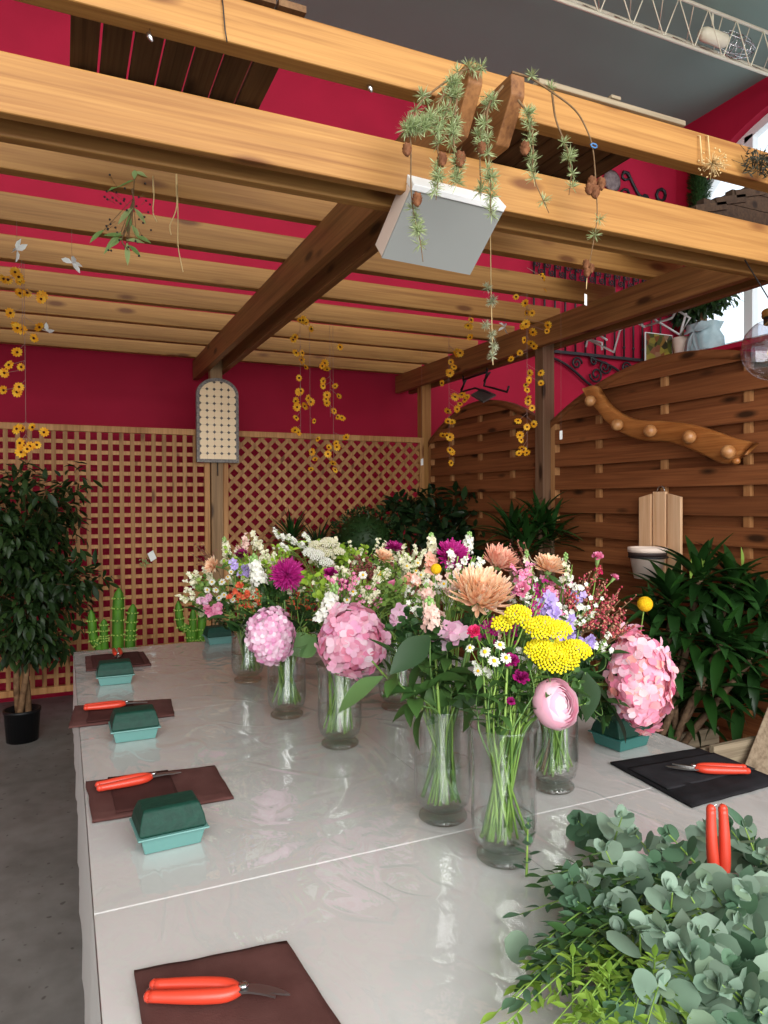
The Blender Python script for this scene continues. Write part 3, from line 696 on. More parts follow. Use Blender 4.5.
for k, (x, y, h, wl, lb, sc) in dict(
    front=(.837, 1.243, .28, .085, 'tall glass vase nearest the camera, holding the pale pink ranunculus', 1.0),
    mate=(.813, 1.462, .265, .135, 'flared glass vase just behind the nearest one, with big dark leaves', 1.0),
    hydb=(.772, 2.037, .25, .12, 'glass vase under the middle pink hydrangea', 1.0),
    hyda=(.709, 2.393, .25, .13, 'glass vase under the hydrangea on the aisle side', 1.0),
    hydc=(1.159, 1.494, .25, .13, 'glass vase behind the nearest one, below the yarrow and the ranunculus', .95),
    back=(1.099, 2.315, .25, .12, 'glass vase whose foot shows between the middle hydrangea and the flared vase', 1.0),
    far=(.70, 2.93, .25, .12, 'glass vase half hidden behind the hydrangea on the aisle side', 1.0),
    rear=(1.13, 2.98, .25, .12, 'glass vase deep behind all the bouquets', 1.0)).items():
    vase((x, y, TZ + .0005), lb, h, wl, sc); VS[k] = V((x, y, TZ))
    WATER = None
# ------------------------------------------------------------------ flower heads; each is written round the origin, facing +Z, and set down by a matrix
def put(dst, src, mt):
    o = len(dst.v); dst.v += [mt @ p for p in src.v]; dst.f += [tuple(o + i for i in q) for q in src.f]
def head_hydrangea(rx, ry, rz, n=95, fs=.0135):
    b = MB(); ga = pi * (3 - 5 ** .5)
    for i in range(n):
        z = 1 - 1.72 * (i + .5) / n; r = math.sqrt(1 - z * z); a = i * ga
        d = V((r * cos(a), r * sin(a), z)); k = 1 + .24 * NZ.noise(d * 1.9 + V((n, rx * 90, 0))) + U(-.05, .05); p = V((d.x * rx, d.y * ry, d.z * rz)) * k
        nn = (V((d.x / rx, d.y / ry, d.z / rz)).normalized() + rdir() * .38).normalized(); mt = frame(nn, p, U(0, 6)); s = fs * U(.8, 1.25)
        for q in range(4):
            aa = q * pi / 2 + U(-.15, .15); dd = V((cos(aa), sin(aa), U(.0, .35))); t = MB()
            t.leaf((0, 0, 0), dd, (0, 0, 1), s * 1.25, s * 1.35, curl=U(-.2, .7), fold=.1, rows=3, wide=.6, tip=.35); put(b, t, mt)
    k = MB().ball((0, 0, 0), 1, 16, 10); put(b, k, Mx.Diagonal((rx * .88, ry * .88, rz * .88, 1))); return b
def head_mum(R_, n=120, flat=0.0, inc=.9, w=.16, jit=.16):
    """many strap petals; flat = 0 a ball, 1 a disc; inc = how far the tips curve inwards"""
    b = MB(); ga = pi * (3 - 5 ** .5)
    for i in range(n):
        t = (i + .5) / n; ph = (1.62 - flat * .05) * math.sqrt(t); a = i * ga
        if flat: ph = .35 + 1.2 * math.sqrt(t)
        L = R_ * (.42 + .58 * t ** .6) * U(.88, 1.08); el = pi / 2 - ph + U(-jit, jit); el = max(el, -.35)
        d = V((cos(a) * cos(el), sin(a) * cos(el), sin(el))); up = V((-cos(a) * sin(el), -sin(a) * sin(el), cos(el)))
        base = V((cos(a), sin(a), 0)) * R_ * .07 * t + V((0, 0, R_ * .12 * (1 - t)))
        b.leaf(base, d, up, L, R_ * w * U(.85, 1.15), curl=-inc * U(.6, 1.2) * (.35 + .65 * t), fold=.35, rows=4, wide=.62, tip=.6 if flat else .3)
    return b
def head_ranunculus(R_):
    b = MB()
    for lay in range(8):
        r = R_ * (1 - .075 * lay); n = 5; op = 1.12 - .13 * lay
        for k in range(n):
            a0 = 2 * pi * k / n + lay * .7; N1, N2 = 6, 6; o = len(b.v)
            for i in range(N1 + 1):
                for j in range(N2 + 1):
                    u = i / N1 * 2 - 1; v = j / N2; th = pi * .93 - (pi * .93 - (op + .22 * u * u)) * v   # from the base up to the rim
                    a = a0 + u * .78 * (1 if v > .2 else .5 + v * 2.5); rr = r * (1 + (.10 - .01 * lay) * v * v * (1 - abs(u) * .3)) * (1 + .02 * sin(u * 7 + lay))
                    b.v.append(V((rr * sin(th) * cos(a), rr * sin(th) * sin(a), rr * cos(th) * .8)))
            for i in range(N1):
                for j in range(N2): q = o + i * (N2 + 1) + j; b.f.append((q, q + 1, q + N2 + 2, q + N2 + 1))
    return b
def head_carnation(R_, n=46):
    b = MB()
    for i in range(n):
        t = (i + .5) / n; ph = 1.25 * math.sqrt(t); a = i * 2.4 + U(-.2, .2); el = pi / 2 - ph
        d = V((cos(a) * cos(el), sin(a) * cos(el), sin(el))); up = V((-cos(a) * sin(el), -sin(a) * sin(el), cos(el)))
        b.leaf(V((0, 0, -R_ * .5)) + d * R_ * .1, d, up, R_ * U(1.1, 1.5), R_ * U(.6, .9), curl=U(-.3, .5), fold=U(-.2, .5), rows=4, wide=.8, tip=.75, twist=U(-.6, .6))
    return b
def head_daisy(R_, n=13):
    b = MB()
    for i in range(n):
        a = 2 * pi * i / n + U(-.08, .08); b.leaf((cos(a) * R_ * .25, sin(a) * R_ * .25, 0), (cos(a), sin(a), U(-.1, .25)), (0, 0, 1), R_ * U(.72, .85), R_ * .36, curl=U(.1, .5), fold=.1, rows=3, wide=.6, tip=.5)
    return b
def floret(R_, n=5):
    b = MB()
    for i in range(n):
        a = 2 * pi * i / n + U(-.2, .2); b.leaf((0, 0, 0), (cos(a), sin(a), U(.1, .6)), (0, 0, 1), R_, R_ * .95, curl=U(-.2, .6), fold=.15, rows=2, wide=.6, tip=.4)
    return b

# ------------------------------------------------------------------ one cut flower standing in its vase
cnt = {}
def stem_path(vase, head, d, spread=.040, n=5):
    a = U(0, 2 * pi); r = spread * math.sqrt(rnd()); v = VS[vase]
    base = v + V((cos(a) * r, sin(a) * r, .045 + U(0, .012)))
    hd_ = V((head.x - v.x, head.y - v.y, 0)); base -= hd_ * min(.028 / max(.01, hd_.length), .35)
    q = base - v; q.z = 0
    if q.length > .05: base -= q * (1 - .05 / q.length)
    dx = V((head.x - v.x, head.y - v.y, 0)); L = dx.length; dx = dx.normalized() if L > 1e-4 else V((0, 0, 0))
    mouth = v + dx * min(.050, L * .55) + V((U(-.03, .03), U(-.03, .03), .262))
    if (V((mouth.x, mouth.y, 0)) - V((v.x, v.y, 0))).length > .054:
        q = V((mouth.x - v.x, mouth.y - v.y, 0)).normalized() * .054; mouth = v + q + V((0, 0, .262))
    h0 = head - d * max(.03, (head - mouth).length * .35)
    return spline([base, base.lerp(mouth, .5), mouth, mouth.lerp(h0, .55), h0, head], n)
def leaves_on(path, n, L, W, lo=.45, hi=.93, cup=.5, up=.35):
    b = MB(); k = len(path)
    for i in range(n):
        t = lo + (hi - lo) * (i + U(.2, .8)) / n; q = min(k - 2, int(t * (k - 1))); p = path[q].lerp(path[q + 1], t * (k - 1) - q); ax = (path[q + 1] - path[q]).normalized()
        side = ax.orthogonal(); side = Mx.Rotation(i * 2.4 + U(-.4, .4), 3, ax) @ side
        d = (side + ax * U(up * .4, up * 1.8)).normalized(); s = U(.75, 1.2)
        b.leaf(p, d, ax, L * s, W * s, curl=U(.1, cup + .5), fold=.18, rows=5, wide=.42)
    return b
def flower(name, cat, label, px, py, vase, dy, heads, facing=None, leaf=None, stem='stem', sr=.0022, group=None, tilt=.55, parts=()):
    """px, py: where the photo shows the head; it stands dy metres behind its vase's axis. heads: function(matrix maker) list of (part, mesh, material)"""
    v = VS[vase]; H = ony(px, py, v.y + dy)
    out = V((H.x - v.x, H.y - v.y, 0)); d = V((0, 0, 1)) * tilt + out * 3.0 + (CAM - H).normalized() * .55 if facing is None else V(facing)
    d.normalize(); path = stem_path(vase, H, d if d.z > .15 else V((d.x, d.y, .35)).normalized())
    t = thing(name, label, cat, path[0], group)
    MB().tube(path, [sr * 1.75 - .8 * sr * i / len(path) for i in range(len(path))], 6).build('stem', stem, t)
    for part, mb, mat in heads(H, d, path): mb.build(part, mat, t)
    if leaf: 
        n, L, W, mat = leaf[:4]; leaves_on(path, n, L, W, *(leaf[4:])).build('leaves', mat, t)
    return t
def at_head(mb, H, d, spin=0): o = MB(); put(o, mb, frame(d, H, spin)); return o
GREEN = (4, .06, .02, 'L_grn')
def hydrangea(label, px, py, vase, dy, w, h, mat, facing, fs=.0135, n=95, leaf=None, dep=None):
    def hd(H, d, path):
        up = V((0, 0, 1)); x = up.cross(d).normalized(); y = d.cross(x); mt = Mx((x, y, d)).transposed().to_4x4(); mt.translation = H
        o = MB(); put(o, head_hydrangea(w / 2, h / 2, (dep or min(w, h) * .8) / 2, n, fs), mt); return [('bloom', o, mat)]
    return flower('pink_hydrangea', 'hydrangea', label, px, py, vase, dy, hd, facing, leaf, sr=.0036, group=None)
def mum(label, px, py, vase, dy, r, mat, facing=None, n=120, flat=0, inc=.9, w=.16, leaf=GREEN, name='chrysanthemum', eye=None):
    def hd(H, d, path):
        o = [('petals', at_head(head_mum(r, n, flat, inc, w), H, d), mat)]
        if eye: o.append(('flower_centre', at_head(head_mum(r * .34, 40, 0, .6, .2), H + d * r * .10, d), eye))
        else: o.append(('calyx', MB().ball(H - d * r * .06, r * .22, 10, 6), 'calyx'))
        return o
    return flower(name, 'chrysanthemum', label, px, py, vase, dy, hd, facing, leaf, stem='stemd', sr=.003)
def craspedia(label, px, py, vase, dy, r):
    return flower('craspedia', 'craspedia', label, px, py, vase, dy, lambda H, d, p: [('button', MB().ball(H, r, 20, 12), 'yel')], (0, -.3, 1), None, sr=.0017)
def carnation(label, px, py, vase, dy, r, mat, leaf=None, facing=None, group=None):
    def hd(H, d, p):
        c = MB(); c.lathe([(0, -r * 2.2), (r * .38, -r * 2.0), (r * .45, -r * 1.1), (r * .62, -r * .35), (r * .5, -r * .3)], 10, frame(d, H))
        return [('petals', at_head(head_carnation(r), H, d), mat), ('calyx', c, 'calyx')]
    return flower('carnation', 'carnation', label, px, py, vase, dy, hd, facing, leaf, sr=.0017, group=group)
def yarrow(label, px, py, vase, dy, clusters, mat='P_yel', name='yarrow', bead=.0034, facing=None, leaf=GREEN):
    """flat plates of tiny balls; clusters: (dx, dz, radius) across the picture plane"""
    def hd(H, d, p):
        fl, br = MB(), MB(); rx = cr; n0 = p[int(len(p) * .72)]
        for dx, dz, r in clusters:
            c = H + rx * dx + V((0, 0, dz)) + V((0, U(-.012, .012), 0)); nn = (V((0, 0, 1)) * .8 + (CAM - c).normalized() * .55 + rx * dx * 3).normalized(); mt = frame(nn, c)
            n = int((r / bead) ** 2 * .95)
            for i in range(n):
                q = r * math.sqrt((i + .5) / n); a = i * 2.4; q2 = mt @ V((q * cos(a), q * sin(a), -q * q / r * .35 + U(-.2, .2) * bead))
                fl.ball(q2, bead * U(.85, 1.15), 6, 4)
            br.tube(spline([n0, n0.lerp(c, .5) - V((0, 0, .012)), c - nn * r * .3], 4), .0016, 5)
            for k in range(6): a = k * 1.05; br.tube([c - nn * r * .9, mt @ V((r * .6 * cos(a), r * .6 * sin(a), -r * .2))], .0009, 4)
        return [('florets', fl, mat), ('branches', br, 'stem')]
    return flower(name, name, label, px, py, vase, dy, hd, facing, leaf, sr=.0022)
def daisies(label, pts, vase, dy, r=.0095, group=None, leaf=(5, .035, .01, 'L_grn'), name='daisy_spray', pet='P_white'):
    """one branching stem with several small daisies; pts are where the photo shows them"""
    v = VS[vase]; cx = sum(p[0] for p in pts) / len(pts); cy = sum(p[1] for p in pts) / len(pts); heads = []
    def hd(H, d, p):
        c = MB(); n0 = p[int(len(p) * .7)]
        for (x, y) in pts:
            q = ony(x, y, v.y + dy + U(-.02, .02)); nn = (V((0, 0, .5)) + (CAM - q).normalized() + rdir() * .45).normalized()
            a = MB(); put(a, head_daisy(r * U(.85, 1.15)), frame(nn, q, U(0, 6))); heads.append((a, MB().ball(q + nn * r * .1, r * .34, 8, 5)))
            c.tube(spline([n0, n0.lerp(q, .6) + V((0, 0, -.006)), q - nn * r * .1], 3), .0009, 5)
        return [('branches', c, 'stem')]
    t = flower(name, 'daisies', label, cx, cy + 4, vase, dy, hd, None, leaf, sr=.0016, group=group)
    for a, b in heads: b.build('flower_centre', 'daisyc', a.build('flower_head', pet, t))
    return t
def spray(label, px, py, vase, dy, w, h, mat, n=40, bead=.003, kind='floret', name='filler_sprig', group=None, leaf=None, cat='filler flowers', stem='stem', br=7, d=None):
    """airy branching sprig: w, h = spread in metres"""
    def hd(H, dd, p):
        a, c = MB(), MB(); n0 = p[int(len(p) * .74)]; ax = (H - n0).normalized(); x = cr; y = V((0, 1, 0))
        tips = []
        for k in range(br):
            q = H + x * U(-.5, .5) * w + y * U(-.35, .35) * w + V((0, 0, 1)) * U(-.5, .5) * h; tips.append(q)
            c.tube(spline([n0.lerp(H, U(0, .4)), n0.lerp(q, .6), q], 3), [.0012] * 6 + [.0006], 4)
        for i in range(n):
            q = tips[i % br]; t = U(.45, 1.04); s = n0.lerp(H, .3).lerp(q, t) + rdir() * U(.2, 1) * min(w, h) * .12
            if kind == 'bead': a.bead(s, bead * U(.7, 1.3))
            elif kind == 'ball': a.ball(s, bead * U(.7, 1.3), 6, 4)
            elif kind == 'disc': a.leaf(s, (rdir() + V((0, 0, .4))).normalized(), (rdir() + V((0, -.5, 1))).normalized(), bead * 2.6, bead * 2.4, curl=U(-.3, .5), rows=3, wide=.55, tip=.3)
            else: put(a, floret(bead * U(.8, 1.25)), frame((rdir() * .7 + V((0, -.3, .6)) + (CAM - s).normalized() * .6).normalized(), s, U(0, 6)))
        return [('florets' if kind != 'disc' else 'bracts', a, mat), ('branches', c, stem)]
    return flower(name, cat, label, px, py, vase, dy, hd, d, leaf, sr=.0015, group=group, stem=stem)
def spike(label, px, py, vase, dy, L, r, mat, n=34, fs=.0095, name='stock_flower', cat='stock flower', facing=None, leaf=GREEN, group=None, bud=True):
    """florets packed round the top of a stem, buds at the tip; px, py is the middle of the spike"""
    def hd(H, d, p):
        a, c = MB(), MB(); ax = V((d.x * .5, d.y * .3, 1)).normalized() if facing is None else V(facing).normalized()
        for i in range(n):
            t = (i + .5) / n; an = i * 2.4; rr = r * (1.0 - .45 * t); x = ax.orthogonal().normalized(); x = Mx.Rotation(an, 3, ax) @ x
            q = H + ax * (t - .5) * L + x * rr * .7; put(a, floret(fs * U(.8, 1.2)), frame((x + ax * .35 + rdir() * .3).normalized(), q, U(0, 6)))
        if bud:
            for i in range(9): x = Mx.Rotation(i * 2.4, 3, ax) @ ax.orthogonal().normalized(); c.ball(H + ax * (.5 + .03 * i) * L + x * r * .28, r * .2, 6, 4, (1, 1, 1.3))
        c.tube([H - ax * L * .6, H + ax * L * .7], .0018, 5)
        return [('florets', a, mat), ('buds', c, 'calyx')]
    return flower(name, cat, label, px, py, vase, dy, hd, None, leaf, sr=.0026, group=group)
def big_leaf(b, base, tip, nrm, W, curl=.5, wide=.42): d = V(tip) - V(base); b.leaf(base, d, nrm, d.length * (1 + curl * .05), W, curl=curl, fold=.12, rows=8, wide=wide)

# ------------------------------------------------------------------ the bouquets
# --- three pink hydrangeas
hydrangea('lilac pink hydrangea on the aisle side, low over the glass vase', 271, 636, 'hyda', -.06, .155, .185, 'P_hydl', (-.25, -.9, .42), fs=.0128, n=150)
hydrangea('round pink hydrangea in the middle, tilted towards the aisle', 353, 640, 'hydb', -.06, .185, .195, 'P_hyd', (-.12, -.9, .40), fs=.0185, n=120)
hydrangea('big coral pink hydrangea hanging over the teal tray', 640, 679, 'hydc', -.02, .185, .245, 'P_hydc', (.35, -.85, .12), fs=.0195, n=135)
t = thing('hydrangea_leaf_stem', 'broad pale green hydrangea leaf between the aisle side and middle hydrangeas', 'leaf', VS['hyda'] + V((0, 0, .05)))
p = stem_path('hyda', ony(293, 655, 2.36), V((0, 0, 1))); MB().tube(p, .002, 6).build('stem', 'stem', t)
b = MB(); big_leaf(b, p[-1], ony(316, 634, 2.36), (-.3, -1, .5), .105, .2, .4); b.build('blade', 'L_hyd', t)
t = thing('hydrangea_leaf_stem', 'long green hydrangea leaf drooping in front of the middle hydrangea vase', 'leaf', VS['mate'] + V((0, 0, .05)))
p = stem_path('mate', ony(372, 661, 1.75), V((-.5, .2, .6))); MB().tube(p, .0028, 6).build('stem', 'stem', t)
b = MB(); big_leaf(b, ony(383, 677, 1.72), ony(325, 707, 1.83), (-.1, -.7, .8), .060, .5, .4); b.tube([p[-4], ony(383, 677, 1.72)], .0015, 5); b.build('blade', 'L_hyd', t)
t = thing('hydrangea_leaf_stem', 'very dark broad leaf above the flared vase', 'leaf', VS['mate'] + V((0, 0, .05)))
p = stem_path('mate', ony(430, 636, 1.42), V((0, 0, 1))); MB().tube(p, .002, 6).build('stem', 'stemd', t)
b = MB(); big_leaf(b, p[-1], ony(394, 668, 1.37), (-.3, -.9, .5), .062, .4, .45); b.build('blade', 'L_hydd', t)
t = thing('hydrangea_leaf_stem', 'dark green serrated leaf under the ranunculus and the coral hydrangea', 'leaf', VS['hydc'] + V((0, 0, .05)))
p = stem_path('hydc', ony(585, 672, 1.45), V((0, 0, 1))); MB().tube(p, .002, 6).build('stem', 'stemd', t)
b = MB(); big_leaf(b, p[-1], ony(592, 722, 1.41), (.2, -1, .4), .085, .3, .4); big_leaf(b, p[-2], ony(540, 668, 1.5), (.1, -1, .6), .06, .3, .45); big_leaf(b, p[-3], ony(648, 730, 1.5), (.1, -.6, .9), .07, .4, .5); b.build('blade', 'L_hydd', t)

# --- the nearest vase
def ranunculus(label, px, py, vase, dy, r, facing):
    return flower('ranunculus', 'ranunculus', label, px, py, vase, dy, lambda H, d, p: [('petals', at_head(head_ranunculus(r), H, d), 'P_ran'), ('flower_centre', at_head(MB().ball((0, 0, r * .12), r * .36, 12, 8), H, d), 'P_ran'), ('calyx', MB().lathe([(0, -r * .95), (r * .5, -r * .85), (r * .75, -r * .55), (r * .7, -r * .5)], 12, frame(d, H)), 'calyx')], facing, None, sr=.0028)
ranunculus('pale pink ranunculus leaning out of the nearest vase', 555, 704, 'front', -.035, .051, (.15, -.9, .38))
yarrow('yellow yarrow with broad flat plates above the ranunculus', 552, 640, 'front', -.03, [(.008, -.022, .050), (.052, -.012, .032), (-.034, -.010, .032), (-.022, .036, .036), (.012, .030, .030)])
yarrow('small yellow yarrow below the biggest peach chrysanthemum', 511, 615, 'front', -.02, [(-.014, -.012, .024), (.012, .010, .028), (.034, -.010, .020)])
carnation('magenta mini carnation, the upper of two above the nearest vase', 511, 660, 'front', 0, .0125, 'P_mag')
carnation('magenta mini carnation, the lower of two above the nearest vase', 521, 677, 'front', -.01, .0135, 'P_mag', (3, .05, .008, 'L_grn'))
carnation('closed magenta bud low over the rim of the nearest vase', 511, 701, 'front', -.03, .007, 'P_mag')
daisies('white daisies with yellow centres beside the magenta mini carnations', [(494, 661), (506, 658), (500, 645), (485, 652)], 'front', -.01, .0125)
daisies('white daisy spray in the shade under the yarrow', [(478, 671), (530, 655), (470, 648)], 'front', .03, .010)
spray('lilac freesia beside the yellow yarrow', 553, 605, 'front', .07, .06, .07, 'P_lil', 16, .015, name='lilac_freesia', cat='freesia', br=5)
spray('lilac freesia between the yarrow and the rosy berries', 567, 628, 'front', .09, .04, .05, 'P_lil', 12, .013, name='lilac_freesia', cat='freesia', br=4)
carnation('small deep red bud under the biggest peach chrysanthemum', 474, 631, 'front', .03, .011, 'P_hot')
# --- the flared vase behind it
mum('biggest peach chrysanthemum, over the flared vase', 479, 601, 'mate', -.05, .090, 'P_peach', (-.1, -.55, .83), 300, 0, 1.15, .125)
mum('rosy peach chrysanthemum just behind the biggest one', 498, 565, 'mate', .10, .060, 'P_peachp', (.05, -.6, .8), 230, 0, 1.2, .13)
mum('frilly magenta chrysanthemum highest over the flared vase', 452, 557, 'mate', .10, .048, 'P_mag', (-.1, -.8, .6), 180, .4, .5, .13)
craspedia('yellow button flower beside the frilly magenta chrysanthemum', 436, 569, 'mate', .06, .0135)
spike('blush pink stock flower over the flared vase', 431, 616, 'mate', -.02, .055, .026, 'P_blush', 26, .0125)
spike('pale stock flower bud behind the blush pink stock', 428, 596, 'mate', .05, .04, .016, 'P_blush', 14, .009)
daisies('white daisies below the frilly magenta chrysanthemum', [(463, 577), (444, 584), (448, 592), (470, 590)], 'mate', .06, .0105)
spike('white stock flower beside the frilly magenta chrysanthemum', 468, 545, 'mate', .14, .045, .016, 'P_white', 18, .0085)
t_ = spray('white sheathed petals under the biggest peach chrysanthemum', 456, 636, 'mate', -.02, .05, .05, 'P_hydl', 5, .030, name='pale_petals', cat='flower', br=3)
spray('pale lilac florets behind the biggest peach chrysanthemum', 477, 577, 'mate', .05, .035, .03, 'P_lil', 10, .010, name='lilac_freesia', cat='freesia', br=4)
spike('greenish white stock flower over the flared vase, by the peach petals', 432, 545, 'mate', .16, .04, .016, 'P_cream', 18, .009)
spray('peach sweet pea petals left of the frilly magenta chrysanthemum', 432, 560, 'mate', .12, .03, .03, 'P_peachp', 8, .016, name='peach_petals', cat='flower', br=4)
# --- behind the ranunculus, under the coral hydrangea
mum('peach chrysanthemum in profile by the green stock buds', 548, 570, 'hydc', .02, .052, 'P_peach', (-.05, -.45, .9), 130, 0, .9, .18)
carnation('pink carnation bud standing highest before the fence', 598, 556, 'hydc', .03, .013, 'P_pink', (3, .045, .009, 'L_grn'), (-.1, -.3, .95))
carnation('hot pink carnation under the highest pink bud', 598, 571, 'hydc', .05, .011, 'P_hot')
carnation('small pink carnation beside the rosy berry sprays', 615, 577, 'hydc', .03, .009, 'P_pink')
carnation('pink mini carnation behind the biggest peach chrysanthemum', 522, 589, 'hydc', -.01, .0155, 'P_pink')
craspedia('yellow button flower standing out beside the coral hydrangea', 645, 604, 'hydc', .02, .0215)
spike('green stock buds beside the peach chrysanthemum in profile', 566, 570, 'hydc', -.01, .06, .014, 'P_cream', 12, .008)
spike('green stock buds between two peach chrysanthemums', 529, 567, 'hydc', .02, .06, .013, 'P_cream', 12, .008)
spray('magenta florets beside the peach chrysanthemum in profile', 541, 590, 'hydc', .0, .035, .05, 'P_mag', 20, .0085, name='magenta_sprig', br=5)
for k, (x, y, w_, h_) in enumerate(((585, 585, .07, .09), (602, 597, .08, .09), (620, 600, .07, .08), (592, 617, .08, .08), (613, 625, .08, .06), (577, 600, .06, .08), (628, 622, .05, .05))):
    spray('rosy red berry sprig in the fan of sprigs over the coral hydrangea', x, y, 'hydc', U(-.03, .05), w_, h_, 'P_bead', 120, .0036, 'bead', 'berry_sprig', 'rosy berry sprigs', cat='berry sprig', stem='twig', br=11)
for k, (x, y) in enumerate(((578, 612), (590, 605), (606, 640))):
    spray('tiny white florets among the rosy berry sprigs', x, y, 'hydc', -.02, .05, .05, 'P_white', 16, .007, 'floret', 'white_sprig', 'white florets among the berry sprigs')
spray('dusky pink heather sprig behind the peach chrysanthemums', 520, 549, 'hydc', .08, .08, .05, 'P_brown', 70, .0035, 'bead', 'heather_sprig', br=9, cat='heather', stem='twig')
# --- middle and far vases
mum('round magenta chrysanthemum facing the camera above the aisle side hydrangea', 287, 575, 'hyda', -.02, .061, 'P_mag', (-.1, -.92, .35), 260, 1, .2, .085, eye='P_plum')
spike('white stock flower beside the round magenta chrysanthemum', 257, 573, 'hyda', .06, .085, .034, 'P_white', 34, .014)
spray('orange red waxflower cluster near the aisle end', 238, 588, 'hyda', .05, .065, .06, 'P_orng', 40, .0085, name='waxflower', cat='waxflower', br=8)
spray('lilac florets beside the white stock flower', 237, 566, 'hyda', .12, .06, .05, 'P_lil', 20, .012, name='lilac_freesia', cat='freesia', br=5)
mum('pale peach chrysanthemum at the aisle end of the bouquets, seen from the side', 214, 566, 'far', -.05, .042, 'P_peach', (-.8, -.55, .35), 110, 0, .9, .17)
mum('plum dahlia half hidden at the aisle end', 242, 556, 'far', -.02, .036, 'P_plum', (-.1, -.6, .8), 110, 0, .8, .17, name='dahlia')
spray('pink fluffy bloom lowest at the aisle end', 213, 610, 'far', -.10, .06, .035, 'P_pink', 18, .018, name='pink_sprig', br=5)
spray('pale sweet william at the aisle end', 204, 596, 'far', -.05, .05, .05, 'P_hydl', 22, .012, name='sweet_william', cat='sweet william', br=6)
for pts, lb in (([(216, 590), (222, 582), (228, 577), (233, 600), (227, 604), (219, 598)], 'white daisies at the aisle end beside the waxflower'), ([(212, 582), (224, 595), (207, 590), (231, 572)], 'white daisies under the pale peach chrysanthemum at the aisle end')):
    daisies(lb, pts, 'far', -.02, .013)
spray('cream sprig reaching out furthest over the cactus', 183, 595, 'far', -.05, .07, .06, 'P_cream', 26, .009, br=6)
spray('cream sprig at the aisle end, below the pale peach chrysanthemum', 192, 575, 'far', 0, .07, .08, 'P_cream', 40, .0085, br=7)
spray('russet airy grass at the aisle end', 200, 553, 'far', .1, .12, .10, 'P_brown', 60, .0032, 'bead', 'airy_grass', cat='grass sprig', stem='twig', br=10)
spray('blush sprig standing highest at the aisle end', 241, 540, 'far', .05, .06, .05, 'P_blush', 26, .011, br=6)
spray('cream blush sprig beside the diamond trellis post', 257, 538, 'far', .05, .06, .05, 'P_cream', 26, .011, br=6)
spike('greenish stock buds at the aisle end', 226, 548, 'far', .02, .06, .02, 'P_cream', 18, .011)
spray('butter yellow florets above the white stock flower', 268, 556, 'far', .02, .07, .05, 'P_cream', 30, .012, br=6)
spike('white stock flower leaning between two hydrangeas', 327, 607, 'hydb', -.01, .10, .030, 'P_white', 40, .0115, facing=(.25, -.3, .8))
mum('pale peach chrysanthemum beside the yellow button flower', 383, 559, 'back', .02, .044, 'P_peach', (.1, -.6, .8), 120, 0, .85, .17)
mum('flat magenta chrysanthemum at the back, before the dark bushes', 394, 549, 'back', .16, .042, 'P_mag', (.0, -.45, .9), 120, .8, .3, .12)
craspedia('yellow button flower in the middle of the bouquets', 381, 577, 'back', -.02, .0205)
carnation('magenta carnation in the middle of the bouquets', 330, 573, 'hydb', .1, .019, 'P_mag')
carnation('pink carnation beside the middle yellow button flower', 394, 586, 'back', -.05, .02, 'P_pink')
carnation('small pink carnation above the middle hydrangea', 370, 593, 'back', -.06, .017, 'P_pink')
carnation('mauve carnation above the middle hydrangea', 345, 585, 'hydb', .08, .017, 'P_mag')
spray('dark russet sprig above the middle hydrangea', 359, 565, 'back', .02, .08, .09, 'P_brown', 110, .0046, 'bead', 'russet_sprig', br=11, cat='russet sprig', stem='twig')
spray('dark russet sprig behind the magenta carnation', 345, 571, 'hydb', .15, .09, .07, 'P_brown', 80, .0042, 'bead', 'russet_sprig', br=9, cat='russet sprig', stem='twig')
spray('lime green bracts beside the round magenta chrysanthemum', 315, 585, 'hydb', .12, .10, .10, 'L_lime', 60, .009, 'disc', 'lime_sprig', br=9, cat='greenery')
spray('lime green bracts at the top of the middle bouquet', 349, 553, 'rear', -.1, .09, .07, 'L_lime', 46, .010, 'disc', 'lime_sprig', br=8, cat='greenery')
daisies('white daisies over the middle hydrangea', [(356, 582), (353, 592), (347, 600), (363, 575)], 'hydb', .06, .0125)
daisies('cream daisies between the pink and the frilly magenta flowers', [(418, 563), (421, 575), (425, 582), (412, 586), (416, 571), (407, 566)], 'back', 0, .013, pet='P_cream')
spray('blush fluffy bloom beside the cream daisies', 410, 577, 'back', -.05, .06, .05, 'P_peachp', 22, .016, name='blush_bloom', br=5)
spray('pale pink furled petals behind the middle hydrangea', 398, 616, 'back', -.25, .03, .05, 'P_hydl', 5, .030, name='pale_petals', cat='flower', br=3)
yarrow('cream yarrow plates highest over the middle', 328, 543, 'rear', -.12, [(0, .012, .035), (-.035, -.02, .032), (.005, -.035, .028), (.05, -.03, .026), (-.06, .0, .026)], 'P_cream', 'cream_yarrow', .0042)
yarrow('white yarrow plates beside the lime bracts', 316, 553, 'rear', -.16, [(0, 0, .035), (.04, -.03, .03), (-.03, .012, .028)], 'P_white', 'cream_yarrow', .0042)
for k, (x, y) in enumerate(((276, 532), (288, 537), (298, 541), (306, 535), (307, 546), (282, 545))):
    spray('white candytuft sprig rising before the diamond trellis', x, y, 'rear', -.02, .045, .03, 'P_white', 24, .0085, 'floret', 'white_sprig', 'white sprigs before the diamond trellis', leaf=(4, .05, .012, 'L_lime'), br=4)
for k, (x, y) in enumerate(((405, 553), (412, 560), (420, 552), (426, 566), (402, 566))):
    spray('cream filler sprig between the two magenta chrysanthemums at the back', x, y, 'back', U(0, .1), .06, .05, 'P_cream', 34, .0075, 'floret', 'cream_sprig', 'cream sprigs at the back', br=5)
